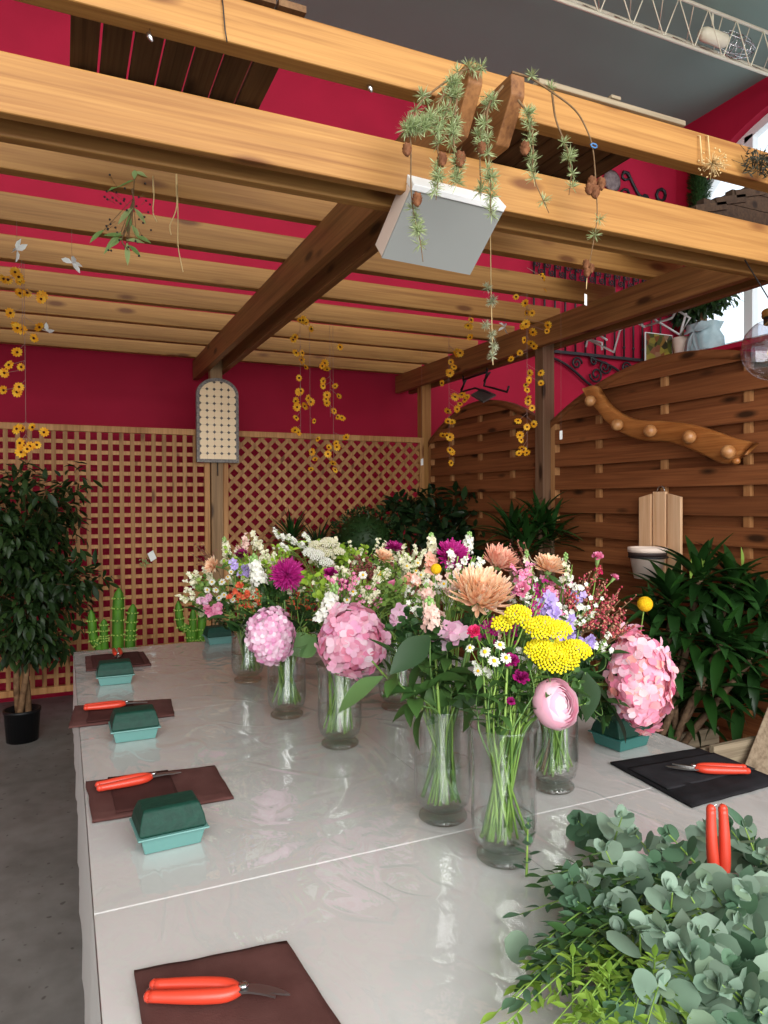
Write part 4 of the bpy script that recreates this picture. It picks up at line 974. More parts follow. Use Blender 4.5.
for k, (x, y) in enumerate(((372, 602), (388, 604), (365, 588), (402, 592), (380, 592), (396, 600))):
    spray('airy green and pink filler sprig over the middle hydrangea', x, y, 'back', -.1, .09, .08, 'P_white' if k % 2 else 'L_lime', 34, .0055, 'floret' if k % 2 else 'disc', 'airy_sprig', 'airy sprigs over the middle hydrangea', br=8)
for k, (x, y) in enumerate(((255, 597), (247, 605), (300, 600), (310, 605), (335, 590))):
    spray('small dark red bead sprig low between the aisle bouquets', x, y, 'hyda', .02, .07, .06, 'P_orng', 22, .004, 'ball', 'bead_sprig', 'bead sprigs low in the aisle bouquets', br=6)
# --- foliage stems that fill the bouquets
def foliage(label, group, vase, pts, dy, n, L, W, mat, stem='stemd', lo=.5):
    for (x, y) in pts:
        H = ony(x, y, VS[vase].y + dy + U(-.03, .03)); p = stem_path(vase, H, V((U(-.3, .3), U(-.3, .1), 1)).normalized()); t = thing('foliage_stem', label, 'greenery', p[0], group)
        MB().tube(p, [.0026 - .0016 * i / len(p) for i in range(len(p))], 6).build('stem', stem, t); leaves_on(p, n, L, W, lo, 1.0, .5, .6).build('leaves', mat, t)
foliage('dark leafy stem in the flared vase', 'leafy stems of the flared vase', 'mate', [(415, 690), (440, 665), (462, 660), (448, 640), (470, 680), (400, 655), (430, 650), (452, 690)], -.02, 7, .085, .034, 'L_grn', lo=.55)
foliage('green leafy stem in the nearest vase', 'leafy stems of the nearest vase', 'front', [(490, 690), (512, 690), (530, 670), (500, 710), (545, 665), (478, 690), (525, 640), (560, 655)], 0, 9, .05, .016, 'L_grn', lo=.5)
foliage('green leafy stem in the vase below the yarrow', 'leafy stems of the vase below the yarrow', 'hydc', [(575, 655), (560, 640), (590, 645), (605, 650), (545, 610), (528, 600), (575, 690), (600, 700)], 0, 8, .07, .022, 'L_rus', lo=.5)
foliage('green leafy stem under the middle hydrangea', 'leafy stems of the middle hydrangea vase', 'hydb', [(340, 640), (365, 650), (385, 640), (330, 610), (380, 610)], .05, 8, .07, .022, 'L_grn', lo=.5)
foliage('green leafy stem around the aisle side hydrangea', 'leafy stems of the aisle side vase', 'hyda', [(230, 610), (245, 625), (300, 610), (318, 620), (262, 595), (280, 600), (305, 590), (240, 598)], .04, 8, .08, .026, 'L_rus', lo=.45)
foliage('green leafy stem at the aisle end', 'leafy stems at the aisle end', 'far', [(215, 612), (228, 620), (240, 615), (205, 605), (222, 600), (250, 580), (262, 570)], 0, 8, .08, .026, 'L_rus', lo=.45)
foliage('green leafy stem in the middle of the bouquets', 'leafy stems in the middle', 'back', [(390, 640), (405, 625), (380, 600), (415, 605), (400, 585), (425, 640), (372, 620), (410, 660)], -.03, 9, .07, .02, 'L_grn', lo=.45)
foliage('green leafy stem at the back of the bouquets', 'leafy stems at the back', 'rear', [(290, 552), (330, 560), (310, 562), (360, 560), (345, 565), (281, 548)], -.05, 9, .06, .016, 'L_lime', 'stem', lo=.55)

# --- small filler between the flowers
def fill(vase, label, grp, pts, n, dyr, w, h, mat, cnt_, size, kind, name, cat, stem='stem', br=6):
    for i in range(n):
        (x0, x1, y0, y1) = pts; x = U(x0, x1); y = U(y0, y1) + abs((x - (x0 + x1) / 2) / (x1 - x0)) * (y1 - y0) * .5
        spray(label, x, y, vase, U(*dyr), w * U(.8, 1.2), h * U(.8, 1.2), mat, cnt_, size, kind, name, grp, None, cat, stem, br)
random.seed(33)
fill('far', 'cream filler florets tucked among the flowers at the aisle end', 'cream filler at the aisle end', (190, 265, 552, 600), 9, (-.08, .1), .07, .06, 'P_cream', 38, .0075, 'floret', 'cream_sprig', 'filler flowers')
fill('far', 'leafy lime filler at the aisle end', 'lime filler at the aisle end', (195, 270, 560, 612), 8, (-.05, .1), .08, .08, 'L_fil', 44, .0075, 'disc', 'green_sprig', 'greenery')
fill('hyda', 'cream filler florets beside the round magenta chrysanthemum', 'cream filler by the magenta chrysanthemum', (245, 318, 550, 590), 6, (.08, .18), .08, .06, 'P_cream', 36, .0075, 'floret', 'cream_sprig', 'filler flowers')
fill('hyda', 'leafy green filler behind the aisle side hydrangea', 'green filler behind the aisle side hydrangea', (240, 320, 570, 625), 10, (.08, .18), .10, .09, 'L_grn', 50, .009, 'disc', 'green_sprig', 'greenery', 'stemd')
fill('hydb', 'pale filler florets over the middle hydrangea', 'pale filler over the middle hydrangea', (315, 400, 555, 600), 7, (.03, .2), .08, .06, 'P_cream', 34, .0075, 'floret', 'cream_sprig', 'filler flowers')
fill('hydb', 'leafy green filler around the middle hydrangea', 'green filler around the middle hydrangea', (310, 405, 565, 630), 10, (.05, .2), .10, .09, 'L_fil', 50, .008, 'disc', 'green_sprig', 'greenery')
fill('back', 'cream filler florets in the thick of the bouquets', 'cream filler in the thick of the bouquets', (365, 440, 545, 600), 10, (-.05, .2), .08, .06, 'P_cream', 36, .0075, 'floret', 'cream_sprig', 'filler flowers')
fill('back', 'leafy green filler in the thick of the bouquets', 'green filler in the thick of the bouquets', (365, 450, 560, 640), 10, (-.05, .2), .10, .10, 'L_fil', 50, .008, 'disc', 'green_sprig', 'greenery')
fill('rear', 'pale yellow filler florets before the boxwood ball', 'pale yellow filler before the boxwood ball', (285, 400, 540, 562), 9, (-.1, .1), .10, .07, 'P_cream', 40, .008, 'floret', 'cream_sprig', 'filler flowers')
fill('rear', 'lime filler before the boxwood ball', 'lime filler before the boxwood ball', (275, 400, 545, 575), 9, (-.1, .1), .12, .09, 'L_lime', 44, .010, 'disc', 'green_sprig', 'greenery')
fill('mate', 'dark leafy filler under the biggest peach chrysanthemum', 'leafy filler under the biggest peach chrysanthemum', (405, 500, 610, 680), 9, (.0, .12), .09, .09, 'L_rus', 46, .009, 'disc', 'green_sprig', 'greenery', 'stemd')
fill('mate', 'white filler florets around the frilly magenta chrysanthemum', 'white filler by the frilly magenta chrysanthemum', (420, 500, 550, 610), 8, (.03, .14), .06, .05, 'P_white', 20, .008, 'floret', 'white_sprig', 'filler flowers')
fill('front', 'leafy filler in the bouquet of the nearest vase', 'leafy filler of the nearest vase', (478, 575, 640, 695), 9, (.0, .1), .06, .06, 'L_grn', 36, .008, 'disc', 'green_sprig', 'greenery')
fill('hydc', 'dark leafy filler behind the yarrow', 'dark leafy filler behind the yarrow', (520, 625, 615, 690), 10, (.0, .08), .09, .09, 'L_rus', 46, .011, 'disc', 'green_sprig', 'greenery', 'stemd')
fill('hydc', 'dusky pink filler florets behind the yarrow', 'dusky pink filler behind the yarrow', (510, 600, 560, 620), 8, (-.02, .08), .06, .06, 'P_pink', 20, .008, 'floret', 'pink_sprig', 'filler flowers')

fill('front', 'small magenta and mauve filler around the yarrow', 'mauve filler around the yarrow', (480, 560, 590, 640), 6, (.0, .08), .05, .05, 'P_mag', 16, .006, 'floret', 'mauve_sprig', 'filler flowers')
fill('front', 'tiny white filler in the bouquet of the nearest vase', 'white filler of the nearest vase', (475, 560, 600, 665), 8, (-.0, .08), .05, .05, 'P_white', 18, .006, 'floret', 'white_sprig', 'filler flowers')
fill('mate', 'blush filler florets beside the biggest peach chrysanthemum', 'blush filler by the biggest peach chrysanthemum', (415, 520, 560, 625), 5, (.02, .12), .06, .05, 'P_blush', 20, .009, 'floret', 'blush_sprig', 'filler flowers')
fill('hydc', 'white filler florets behind the yarrow', 'white filler behind the yarrow', (510, 600, 565, 620), 8, (-.02, .08), .06, .06, 'P_white', 22, .007, 'floret', 'white_sprig', 'filler flowers')
fill('hydc', 'lilac filler florets behind the yarrow', 'lilac filler behind the yarrow', (525, 595, 575, 640), 5, (-.02, .05), .05, .06, 'P_lil', 16, .010, 'floret', 'lilac_sprig', 'filler flowers')

fill('back', 'russet bead sprig among the cream flowers', 'russet beads among the cream flowers', (330, 440, 550, 605), 8, (-.05, .15), .08, .07, 'P_brown', 70, .0038, 'bead', 'russet_sprig', 'russet sprig', 'twig')
fill('hydb', 'small pink filler florets over the middle hydrangea', 'pink filler over the middle hydrangea', (325, 420, 570, 605), 7, (-.0, .15), .06, .05, 'P_pink', 18, .0065, 'floret', 'pink_sprig', 'filler flowers')
fill('hyda', 'airy pale green filler above the aisle side hydrangea', 'airy green filler above the aisle side hydrangea', (235, 320, 545, 590), 8, (.08, .18), .10, .08, 'L_lime', 44, .006, 'disc', 'green_sprig', 'greenery')
# ------------------------------------------------------------------ heap of eucalyptus and pistachio branches on the near table
def euc_branch(label, a, b, n, L, W, mat='L_euc', group=None, sag=.0, up=V((0, 0, 1)), rosette=True):
    """round paired leaves along a stem from a to b; pairs turn a quarter at each node and shrink to the tip"""
    a, b = V(a), V(b); t = thing('eucalyptus_branch', label, 'eucalyptus branch', a, group)
    mid = a.lerp(b, .5) + up * sag; p = spline([a, mid, b], 8); MB().tube(p, [.0028 - .0018 * i / len(p) for i in range(len(p))], 6).build('stem', 'stem', t)
    m_ = MB(); k = len(p); x = None
    for i in range(n):
        tt = .12 + .88 * (i / max(1, n - 1)); q = min(k - 2, int(tt * (k - 1))); c = p[q].lerp(p[q + 1], tt * (k - 1) - q); ax = (p[q + 1] - p[q]).normalized()
        x = ax.orthogonal().normalized() if x is None else (x - ax * x.dot(ax)).normalized()
        x = Mx.Rotation(pi / 2 + U(-.35, .35), 3, ax) @ x; s = (1 - .55 * tt ** 3) * U(.85, 1.15)
        for sg in (1, -1):
            d = (x * sg + ax * (.35 + .9 * tt ** 3) + rdir() * .12).normalized()
            m_.leaf(c + d * .003, d, ax + rdir() * .2, L * s, W * s, curl=U(-.35, .45), fold=U(-.05, .12), rows=7, round_=W > L * .8, wide=.42)
    if rosette:
        for i in range(3): m_.leaf(b, (rdir() + (b - a).normalized() * 1.2), rdir(), L * .4, W * .35, curl=.3, rows=4)
    m_.build('leaves', mat, t); return t
def pis_branch(label, a, b, n, L, W, mat='L_pis', group=None, name='pistachio_branch', cat='pistachio branch', side=1.0):
    a, b = V(a), V(b); t = thing(name, label, cat, a, group); p = spline([a, a.lerp(b, .5) + V((0, 0, .02)), b], 6)
    MB().tube(p, [.002 - .0012 * i / len(p) for i in range(len(p))], 5).build('stem', 'stem' if mat != 'L_rus' else 'stemd', t); m_ = MB(); k = len(p)
    for i in range(n):
        tt = .1 + .9 * i / n; q = min(k - 2, int(tt * (k - 1))); c = p[q].lerp(p[q + 1], tt * (k - 1) - q); ax = (p[q + 1] - p[q]).normalized()
        x = ax.cross(V((0, 0, 1))).normalized() * (1 if i % 2 else -1)
        d = (x * side + ax * U(.5, 1.1) + V((0, 0, U(-.15, .45)))).normalized(); s = U(.8, 1.2) * (1 - .3 * tt ** 4)
        m_.leaf(c, d, V((0, 0, 1)) + rdir() * .45, L * s, W * s, curl=U(-.1, .5), fold=.15, rows=5, wide=.42)
    m_.leaf(b, (b - a) + V((0, 0, .02)), (0, 0, 1), L, W, curl=.2, rows=5); m_.build('leaves', mat, t); return t
random.seed(21)
G1 = 'grey green eucalyptus branches heaped on the near table'; G2 = 'small leaved green branches in the heap'; G3 = 'dark narrow leaved branches in the heap'
def px(x, y, Y): return ony(x, y, Y)
core = V((1.12, .95, TZ + .03))
def surf(x, y):   # top of the heap: low at the rim, higher under the secateurs
    q = onz(x, y, TZ); k = max(0, 1 - ((x - 690) / 190) ** 2 - ((y - 910) / 190) ** 2); return onz(x, y, TZ + .045 + .075 * k)
SP = [((528, 822), .05, 7, .026, .017, 'thin upright eucalyptus sprig with tiny leaves at the back of the heap, towards the vases', 'L_eud', 1),
      ((640, 937), .01, 4, .058, .060, 'eucalyptus tip with two big round leaves in the middle of the heap', 'L_euc', 0),
      ((706, 893), .015, 4, .054, .056, 'eucalyptus tip with pale rosette just below the upright red secateurs', 'L_euc', 0),
      ((622, 832), .03, 5, .052, .050, 'dense eucalyptus tip at the far side of the heap, nearest the black apron', 'L_euc', 0),
      ((606, 862), .02, 5, .054, .052, 'round leaved eucalyptus tip at the far side of the heap, over the table seam', 'L_euc', 0),
      ((722, 985), .0, 4, .064, .066, 'eucalyptus tip with a heart shaped pair of leaves low at the frame edge', 'L_euc', 0),
      ((748, 905), .02, 4, .060, .060, 'eucalyptus tip with whitish leaves right of the secateurs', 'L_euc', 0),
      ((758, 1010), .0, 4, .05, .05, 'eucalyptus tip filling the bottom corner of the heap', 'L_euc', 0),
      ((664, 985), .0, 4, .056, .048, 'eucalyptus tip with oval leaves at the near side of the heap', 'L_euc', 0),
      ((537, 955), .0, 1, .042, .044, 'single rounded eucalyptus leaf sticking out at the table side of the heap', 'L_euc', 0),
      ((572, 885), .01, 5, .048, .028, 'dark eucalyptus tip with pointed leaves on the vase side of the heap', 'L_eud', 0),
      ((662, 945), .02, 4, .064, .050, 'eucalyptus tip with broad oval leaves in the centre of the heap', 'L_euc', 0),
      ((745, 838), .02, 5, .046, .044, 'eucalyptus tip behind the upright secateurs', 'L_euc', 0),
      ((766, 868), .02, 5, .046, .044, 'eucalyptus tip leaving the frame beside the upright secateurs', 'L_euc', 0),
      ((668, 850), .03, 5, .042, .038, 'eucalyptus tip in the far middle of the heap', 'L_eud', 0)]
def tipdir(p): return (V((0, 0, .75)) + (CAM - p).normalized() * .55 + V((-.25, .1, 0)) + rdir() * .5).normalized()
for (x, y), dz, n, L, W, lb, mt, uprt in SP:
    tip = surf(x, y) + V((0, 0, dz)) if not uprt else ony(528, 822, 1.16); d = V((.1, .1, 1)).normalized() if uprt else tipdir(tip)
    a = tip - d * .14; a.z = max(a.z, TZ + .008); euc_branch(lb, a, tip, n, L, W, mt, None, .0)
for i in range(42):
    x, y = 590 + 38 * (i % 6) + U(-14, 14), 832 + 31 * (i // 6) + U(-12, 12)
    if y > 925 and x < 665: continue
    if abs(x - 715) < 24 and 850 < y < 895: y += 30
    tip = surf(x, y) - V((0, 0, U(.0, .02))); d = tipdir(tip); a = tip - d * U(.10, .15); a.z = max(a.z, TZ + .008)
    euc_branch('grey green eucalyptus tip in the heap, one of many alike', a, tip, 4 if i % 3 else 5, U(.046, .060), U(.044, .058), 'L_euc' if i % 4 else 'L_eud', G1, 0)
for i in range(20):      # branches lying under the tips
    x, y = U(620, 800), U(830, 1060); tip = onz(x, y, TZ + U(.03, .07)); a = tip + V((U(-.12, .12), U(-.12, .12), 0)); a.z = TZ + U(.012, .03)
    euc_branch('deep green eucalyptus branch lying under the paler tips', a, tip, 7, .044, .032, 'L_eud', 'eucalyptus under the tips', .01)
for i in range(16):
    x, y = U(505, 690), U(985, 1050); tip = onz(x, y, TZ + U(.03, .08)); a = tip.lerp(core, U(.4, .7)) + rdir() * .05; a.z = TZ + U(.02, .07)
    pis_branch('light green pistachio twig spreading at the near side of the heap', a, tip, 13, .026, .0085, 'L_pis', G2)
for i in range(14):      # short bright rosettes of small leaves
    x, y = U(560, 690), U(955, 1030); tip = onz(x, y, TZ + U(.06, .11)); a = tip - tipdir(tip) * .09; a.z = max(a.z, TZ + .01)
    pis_branch('short bright green twig seen end on at the near side of the heap', a, tip, 12, .026, .009, 'L_pis', 'bright green twigs seen end on')
for (x, y, lb) in ((497, 1012, 'light green twig reaching furthest over the bare film'), (520, 985, 'light green twig with a bright leaf pair beside the bare film'), (545, 1000, 'bright green twig at the near corner of the heap')):
    tip = onz(x, y, TZ + .035); a = tip.lerp(core, .4); a.z = TZ + .05; pis_branch(lb, a, tip, 9, .034, .012, 'L_pis')
for i in range(26):
    x, y = U(512, 620), U(875, 1000); tip = onz(x, y, TZ + U(.02, .09)); a = tip.lerp(core, U(.4, .7)) + rdir() * .04; a.z = TZ + U(.02, .07)
    pis_branch('dark green twig with narrow leaves on the vase side of the heap', a, tip, 13, .034, .015, 'L_rus' if i % 4 else 'L_eud', G3, 'ruscus_branch', 'greenery')
for i in range(10):
    x, y = U(560, 700), U(930, 1010); tip = onz(x, y, TZ + U(.05, .09)); a = tip.lerp(core, U(.4, .6)); a.z = TZ + U(.03, .06)
    pis_branch('dark green twig lying between the eucalyptus tips', a, tip, 14, .032, .011, 'L_rus' if i % 2 else 'L_pis', 'dark twigs between the eucalyptus tips', 'ruscus_branch', 'greenery')
t = thing('olive_leaf_twig', 'single long dark leaf standing up behind the red secateurs', 'leaf', px(755, 850, .95)); b = MB(); b.leaf(px(748, 829, .94), px(716, 794, .95) - px(748, 829, .94), (-.5, -.8, .5), .075, .016, curl=.3, rows=6); b.build('blade', 'L_eud', t)
MB().tube(spline([px(755, 850, .95) - V((0, 0, .08)), px(753, 838, .94), px(748, 829, .94)], 4), .0012, 5).build('stem', 'stemd', t)

# ------------------------------------------------------------------ potted plants
random.seed(5)
def pot(t, c, r, h, mat, taper=.8):
    c = V(c); MB().lathe([(0, .0), (r * taper, 0), (r, h), (r * 1.03, h), (r * 1.03, h - .02), (r * .97, h - .02)] if 0 else [(0, 0), (r * taper, 0), (r, h - .02), (r * 1.05, h - .018), (r * 1.05, h), (r * .94, h), (r * .9, h - .04), (0, h - .04)], 28, Mx.Translation(c)).build('pot', mat, t)
    MB().lathe([(0, h - .035), (r * .9, h - .035), (r * .9, h - .055), (0, h - .055)], 24, Mx.Translation(c)).build('soil', 'soil', t)
def bush(b, c, rx, ry, rz, n, L, W, droop=.3, curl=.5, shell=.55, face=0):
    c = V(c)
    for i in range(n):
        d = rdir(); r = (shell + (1 - shell) * rnd()) * (1 + .18 * NZ.noise(d * 2.5 + c)); p = c + V((d.x * rx, d.y * ry, d.z * rz)) * r
        dd = (d + V((0, 0, -droop)) + rdir() * .7).normalized(); s = U(.7, 1.25); b.leaf(p, dd, (d + V((0, 0, .7)) + rdir() * .5), L * s, W * s, curl=curl * U(0, 1.4), fold=.15, rows=4, wide=.4)
    return b
f0 = V((-.245, 5.02, 0)); t = thing('potted_ficus', 'potted ficus with dark leaves and braided trunk standing before the square mesh trellis', 'potted plant', f0)
pot(t, f0, .105, .20, 'potb', .88)
for k in range(3):
    a = 2.1 * k; MB().tube(spline([f0 + V((.035 * cos(a + h * 4), .035 * sin(a + h * 4), .14 + h * .95)) + V((.02 * h, 0, 0)) for h in (0, .12, .25, .38, .5, .65, .85, 1.05)], 3), [.021 - .011 * i / 22 for i in range(22)], 8).build('trunk', 'bark', t)
br = MB(); b = MB()
for i in range(34):
    h = U(.55, 1.62); an = U(0, 2 * pi); L = U(.22, .5) * (1.05 - .25 * abs(h - 1.1)); s0 = f0 + V((.02, 0, min(h, 1.1) - .1)); e = f0 + V((cos(an) * L, sin(an) * L * .8, h + U(-.02, .12)))
    p = spline([s0, s0.lerp(e, .5) + V((0, 0, .07)), e], 4); br.tube(p, [.006, .005, .0045, .004, .0035, .003, .0025, .002, .0015][:len(p)], 5)
    for q in p[2:]: bush(b, q, .12, .11, .10, 11, .09, .032, .5, .6, .3)
bush(b, f0 + V((-.03, 0, 1.3)), .42, .36, .52, 620, .09, .032, .5, .6, .45); bush(b, f0 + V((-.02, 0, .80)), .46, .34, .30, 330, .09, .034, .6, .6, .4)
br.build('branches', 'bark', t); b.build('foliage', 'L_ficus', t)
def cactus(label, base, cols, potr=.1):
    base = V(base); t = thing('cactus', label, 'cactus', base); pot(t, base, potr, .16, 'terracotta')
    for pts, r in cols:
        p = spline([base + V(q) for q in pts], 6); k = len(p); sk, sp = MB(), MB(); nr = 10; o = 0
        # ribbed column
        px_ = None; vs = []
        for i, c in enumerate(p):
            d = (p[min(i + 1, k - 1)] - p[max(i - 1, 0)]).normalized(); px_ = d.orthogonal().normalized() if px_ is None else (px_ - d * px_.dot(d)).normalized(); py = d.cross(px_)
            e = min(1, (k - 1 - i) / 3 + .02); e = math.sqrt(1 - (1 - e) ** 2)
            for j in range(nr * 2):
                a = pi * j / nr; rr = r * e * (1 if j % 2 == 0 else .70); q = c + (px_ * cos(a) + py * sin(a)) * rr; vs.append(q)
                if j % 2 == 0 and i % 2 == 0 and e > .5:
                    o_ = (px_ * cos(a) + py * sin(a)); 
                    sp.bead(q + o_ * .001, .0058)
                    for w in range(2): sp.tube([q, q + (o_ + rdir() * .7).normalized() * .012], .0011, 3, cap=False)
        n = nr * 2; sk.add(vs, [(i * n + j, i * n + (j + 1) % n, (i + 1) * n + (j + 1) % n, (i + 1) * n + j) for i in range(k - 1) for j in range(n)])
        c = sk.build('column', 'cactus', t); sp.build('spines', 'spine', c)
    return t
# heights measured over the floor; the table hides the pots
CY = 4.55; c0 = ony(118, 640, CY); c0.z = 0
def rel(x, y, Y, c): p = ony(x, y, Y); return p - c
cactus('green cactus with several ribbed columns behind the far table corner, nearest the ficus', c0,
       [([(0, 0, .14), (0, 0, .5), rel(118, 620, CY, c0), rel(119, 588, CY, c0)], .034),
        ([(.06, 0, .14), rel(130, 650, CY, c0), rel(131, 630, CY, c0), rel(133, 604, CY, c0)], .031),
        ([(-.04, .02, .14), rel(105, 650, CY, c0), rel(104, 636, CY, c0), rel(104, 619, CY, c0)], .023),
        ([(-.06, 0, .14), rel(100, 652, CY, c0), rel(94, 640, CY, c0), rel(91, 610, CY, c0)], .026)], .13)
c1 = ony(193, 640, CY); c1.z = 0
cactus('green cactus with curved ribbed arms behind the table, next to the trellis post', c1,
       [([(0, 0, .14), (0, 0, .5), rel(193, 640, CY, c1), rel(193, 608, CY, c1)], .025),
        ([(.04, 0, .14), (.04, 0, .6), rel(201, 640, CY, c1), rel(203, 600, CY, c1)], .028),
        ([(-.03, 0, .14), rel(190, 637, CY, c1), rel(181, 626, CY, c1), rel(178, 601, CY, c1)], .025)], .12)
def tuft(b, c, n, L, W, el0, el1, curl, spin=0, ax=(0, 0, 1)):
    c = V(c); fr = frame(V(ax))
    for i in range(n):
        t = i / n; a = i * 2.4 + spin; el = el0 + (el1 - el0) * t + U(-.12, .12); d = fr.to_3x3() @ V((cos(a) * cos(el), sin(a) * cos(el), sin(el))); up = fr.to_3x3() @ V((-cos(a) * sin(el), -sin(a) * sin(el), cos(el)))
        s = U(.75, 1.15); b.leaf(c + V((0, 0, .05 * (1 - t))) * .5, d, up, L * s, W * s, curl=curl * U(.5, 1.3), fold=.2, rows=7, wide=.4)
# spiky plant and boxwood ball and dark bush along the diamond trellis
y0 = ony(292, 530, 5.1); t = thing('spiky_plant', 'spiky palm lily standing before the diamond trellis, left of the boxwood ball', 'potted plant', (y0.x, y0.y, 0)); pot(t, (y0.x, y0.y, 0), .14, .26, 'potb')
MB().tube([(y0.x, y0.y, .2), (y0.x + .01, y0.y, .7), (y0.x, y0.y, y0.z - .08)], .02, 8).build('trunk', 'cane', t); b = MB(); tuft(b, (y0.x, y0.y, y0.z - .1), 70, .26, .018, 1.45, -.1, .5); b.build('foliage', 'L_drac', t)
y0 = ony(318, 545, 5.15); t = thing('spiky_plant', 'low spiky palm lily between the taller one and the boxwood ball', 'potted plant', (y0.x, y0.y, 0)); pot(t, (y0.x, y0.y, 0), .12, .26, 'potb')
MB().tube([(y0.x, y0.y, .2), (y0.x, y0.y, y0.z - .05)], .018, 8).build('trunk', 'cane', t); b = MB(); tuft(b, (y0.x, y0.y, y0.z - .08), 60, .28, .02, 1.4, -.1, .6); b.build('foliage', 'L_dark', t)
y0 = ony(364, 540, 4.95); t = thing('boxwood_ball', 'round clipped boxwood ball before the diamond trellis', 'topiary', (y0.x, y0.y, 0)); pot(t, (y0.x, y0.y, 0), .16, .3, 'potb')
MB().tube([(y0.x, y0.y, .25), (y0.x, y0.y, y0.z)], .02, 8).build('trunk', 'bark', t); b = MB(); b.ball(y0, .2, 16, 10); bush(b, y0, .25, .25, .25, 1500, .03, .014, 0, .4, .82); b.build('foliage', 'L_box', t)
y0 = ony(425, 535, 5.0); t = thing('leafy_bush', 'dark leafy bush in the corner behind the bouquets', 'potted plant', (y0.x, y0.y, 0)); pot(t, (y0.x, y0.y, 0), .18, .3, 'potb')
b = MB(); br = MB()
for (x, y, Y) in ((395, 512, 5.05), (410, 505, 5.1), (425, 500, 5.05), (440, 515, 5.0), (455, 530, 4.9), (470, 515, 4.8), (400, 535, 4.95), (430, 535, 4.9), (445, 545, 4.8), (480, 540, 4.7), (415, 520, 5.0), (460, 500, 4.95), (385, 545, 4.9), (470, 550, 4.7)):
    q = ony(x, y, Y); br.tube(spline([(y0.x, y0.y, .25), V((y0.x, y0.y, q.z)).lerp(q, .5) - V((0, 0, .25)), q], 4), .006, 5); bush(b, q, .17, .15, .14, 55, .10, .045, .3, .5, .2)
br.build('branches', 'bark', t); b.build('foliage', 'L_dark', t)
y0 = ony(532, 515, 3.62); t = thing('potted_dracaena', 'green dracaena with arching leaves at the foot of the dark post', 'potted plant', (y0.x, y0.y, 0)); pot(t, (y0.x, y0.y, 0), .15, .28, 'potb'); b = MB()
for (x, y, Y, n) in ((540, 522, 3.62, 38), (512, 532, 3.66, 34), (552, 535, 3.6, 26), (527, 545, 3.55, 30)):
    q = ony(x, y, Y); MB().tube(spline([(y0.x + U(-.05, .05), y0.y, .22), (q.x, q.y, .7), q - V((0, 0, .02))], 4), .014, 8).build('cane', 'cane', t); tuft(b, q - V((0, 0, .06)), n, .30, .036, 1.5, .05, .85, U(0, 6))
b.build('foliage', 'L_drac', t)
y0 = V((2.36, 2.33, 0)); t = thing('potted_dracaena', 'big dracaena with long drooping leaves on several canes beside the table, before the fence', 'potted plant', y0); pot(t, y0, .2, .3, 'potb'); b = MB()
TF = [(700, 565, 2.35, 40), (672, 585, 2.40, 34), (735, 570, 2.30, 38), (760, 590, 2.2, 30), (655, 612, 2.45, 22), (690, 625, 2.3, 34), (722, 632, 2.2, 34), (752, 650, 2.15, 30), (668, 655, 2.4, 26), (705, 675, 2.25, 30), (740, 690, 2.2, 26), (680, 700, 2.35, 22), (720, 600, 2.45, 30), (765, 625, 2.4, 26), (660, 700, 2.45, 18)]
for i, (x, y, Y, n) in enumerate(TF):
    y += 11 if y < 620 else 6
    q = ony(x, y, Y)
    if i in (0, 1, 2, 5, 6, 7, 9): MB().tube(spline([y0 + V((U(-.1, .1), U(-.08, .08), .25)), y0.lerp(q, .45) * 1.0 + V((0, 0, .15)), q - V((0, 0, .01))], 5), .015, 8).build('cane', 'cane', t)
    tuft(b, q - V((0, 0, .05)), int(n * .95), .255, .050, 1.35, -.35, .9, U(0, 6))
b.build('foliage', 'L_drac', t)
sh = MB()
for (x, y, Y) in ((704, 567, 2.32), (742, 562, 2.27), (690, 574, 2.36)):
    q = ony(x, y, Y); sh.leaf(q - V((0, 0, .03)), (U(-.2, .2), 0, 1), (0, -1, 0), .10, .022, curl=.1, fold=.2, rows=6)
sh.build('young_shoots', 'L_pis', t)
# wooden crate and planks at the foot of the fence
p0 = ony(688, 745, 2.30); t = thing('wooden_crate', 'small weathered wooden crate half hidden behind the dracaena canes', 'crate', (p0.x, p0.y, 0))
cx, cy, cz = p0.x + .1, p0.y + .25, 0
for k in range(5): MB().box(cx - .2, cx + .2, cy - .16, cy - .145, cz + .01 + k * .085, cz + .085 + k * .085).build('slat', 'old_x', t, smooth=False)
for sx in (-1, 1):
    for k in range(5): MB().box(cx + sx * .2 - .0075, cx + sx * .2 + .0075, cy - .144, cy + .144, cz + .01 + k * .085, cz + .085 + k * .085).build('slat', 'old_y', t, smooth=False)
    MB().box(cx + sx * .175 - .015, cx + sx * .175 + .015, cy - .1445, cy - .115, 0, .44).build('corner_post', 'old_z', t, smooth=False)
for k in range(5): MB().box(cx - .2, cx + .2, cy + .145, cy + .16, cz + .01 + k * .085, cz + .085 + k * .085).build('slat', 'old_x', t, smooth=False)
t = thing('plank_trestle', 'weathered plank trestle leaning by the table edge on the fence side', 'trestle', (2.18, 1.9, 0))
qa, qb = ony(756, 778, 1.88), ony(790, 690, 1.94); da = (qb - qa).normalized(); qa2 = qa - da * (qa.z / da.z)
MB().bar(qa2, qb + da * .1, .10, .022, up=(-1, -.6, .2)).build('leaning_plank', 'old_z', t, smooth=False, bevel=.003)
qc = ony(720, 752, 1.95); MB().box(qc.x - .02, qc.x + .30, 1.96, 1.985, qc.z - .12, qc.z + .02).build('cross_plank', 'old_x', t, smooth=False, bevel=.003)
for x in (qc.x, qc.x + .26): MB().box(x, x + .04, 1.986, 2.02, 0, qc.z + .0).build('leg', 'old_z', t, smooth=False, bevel=.003)
# ------------------------------------------------------------------ things hung on the walls and the pergola
random.seed(11)
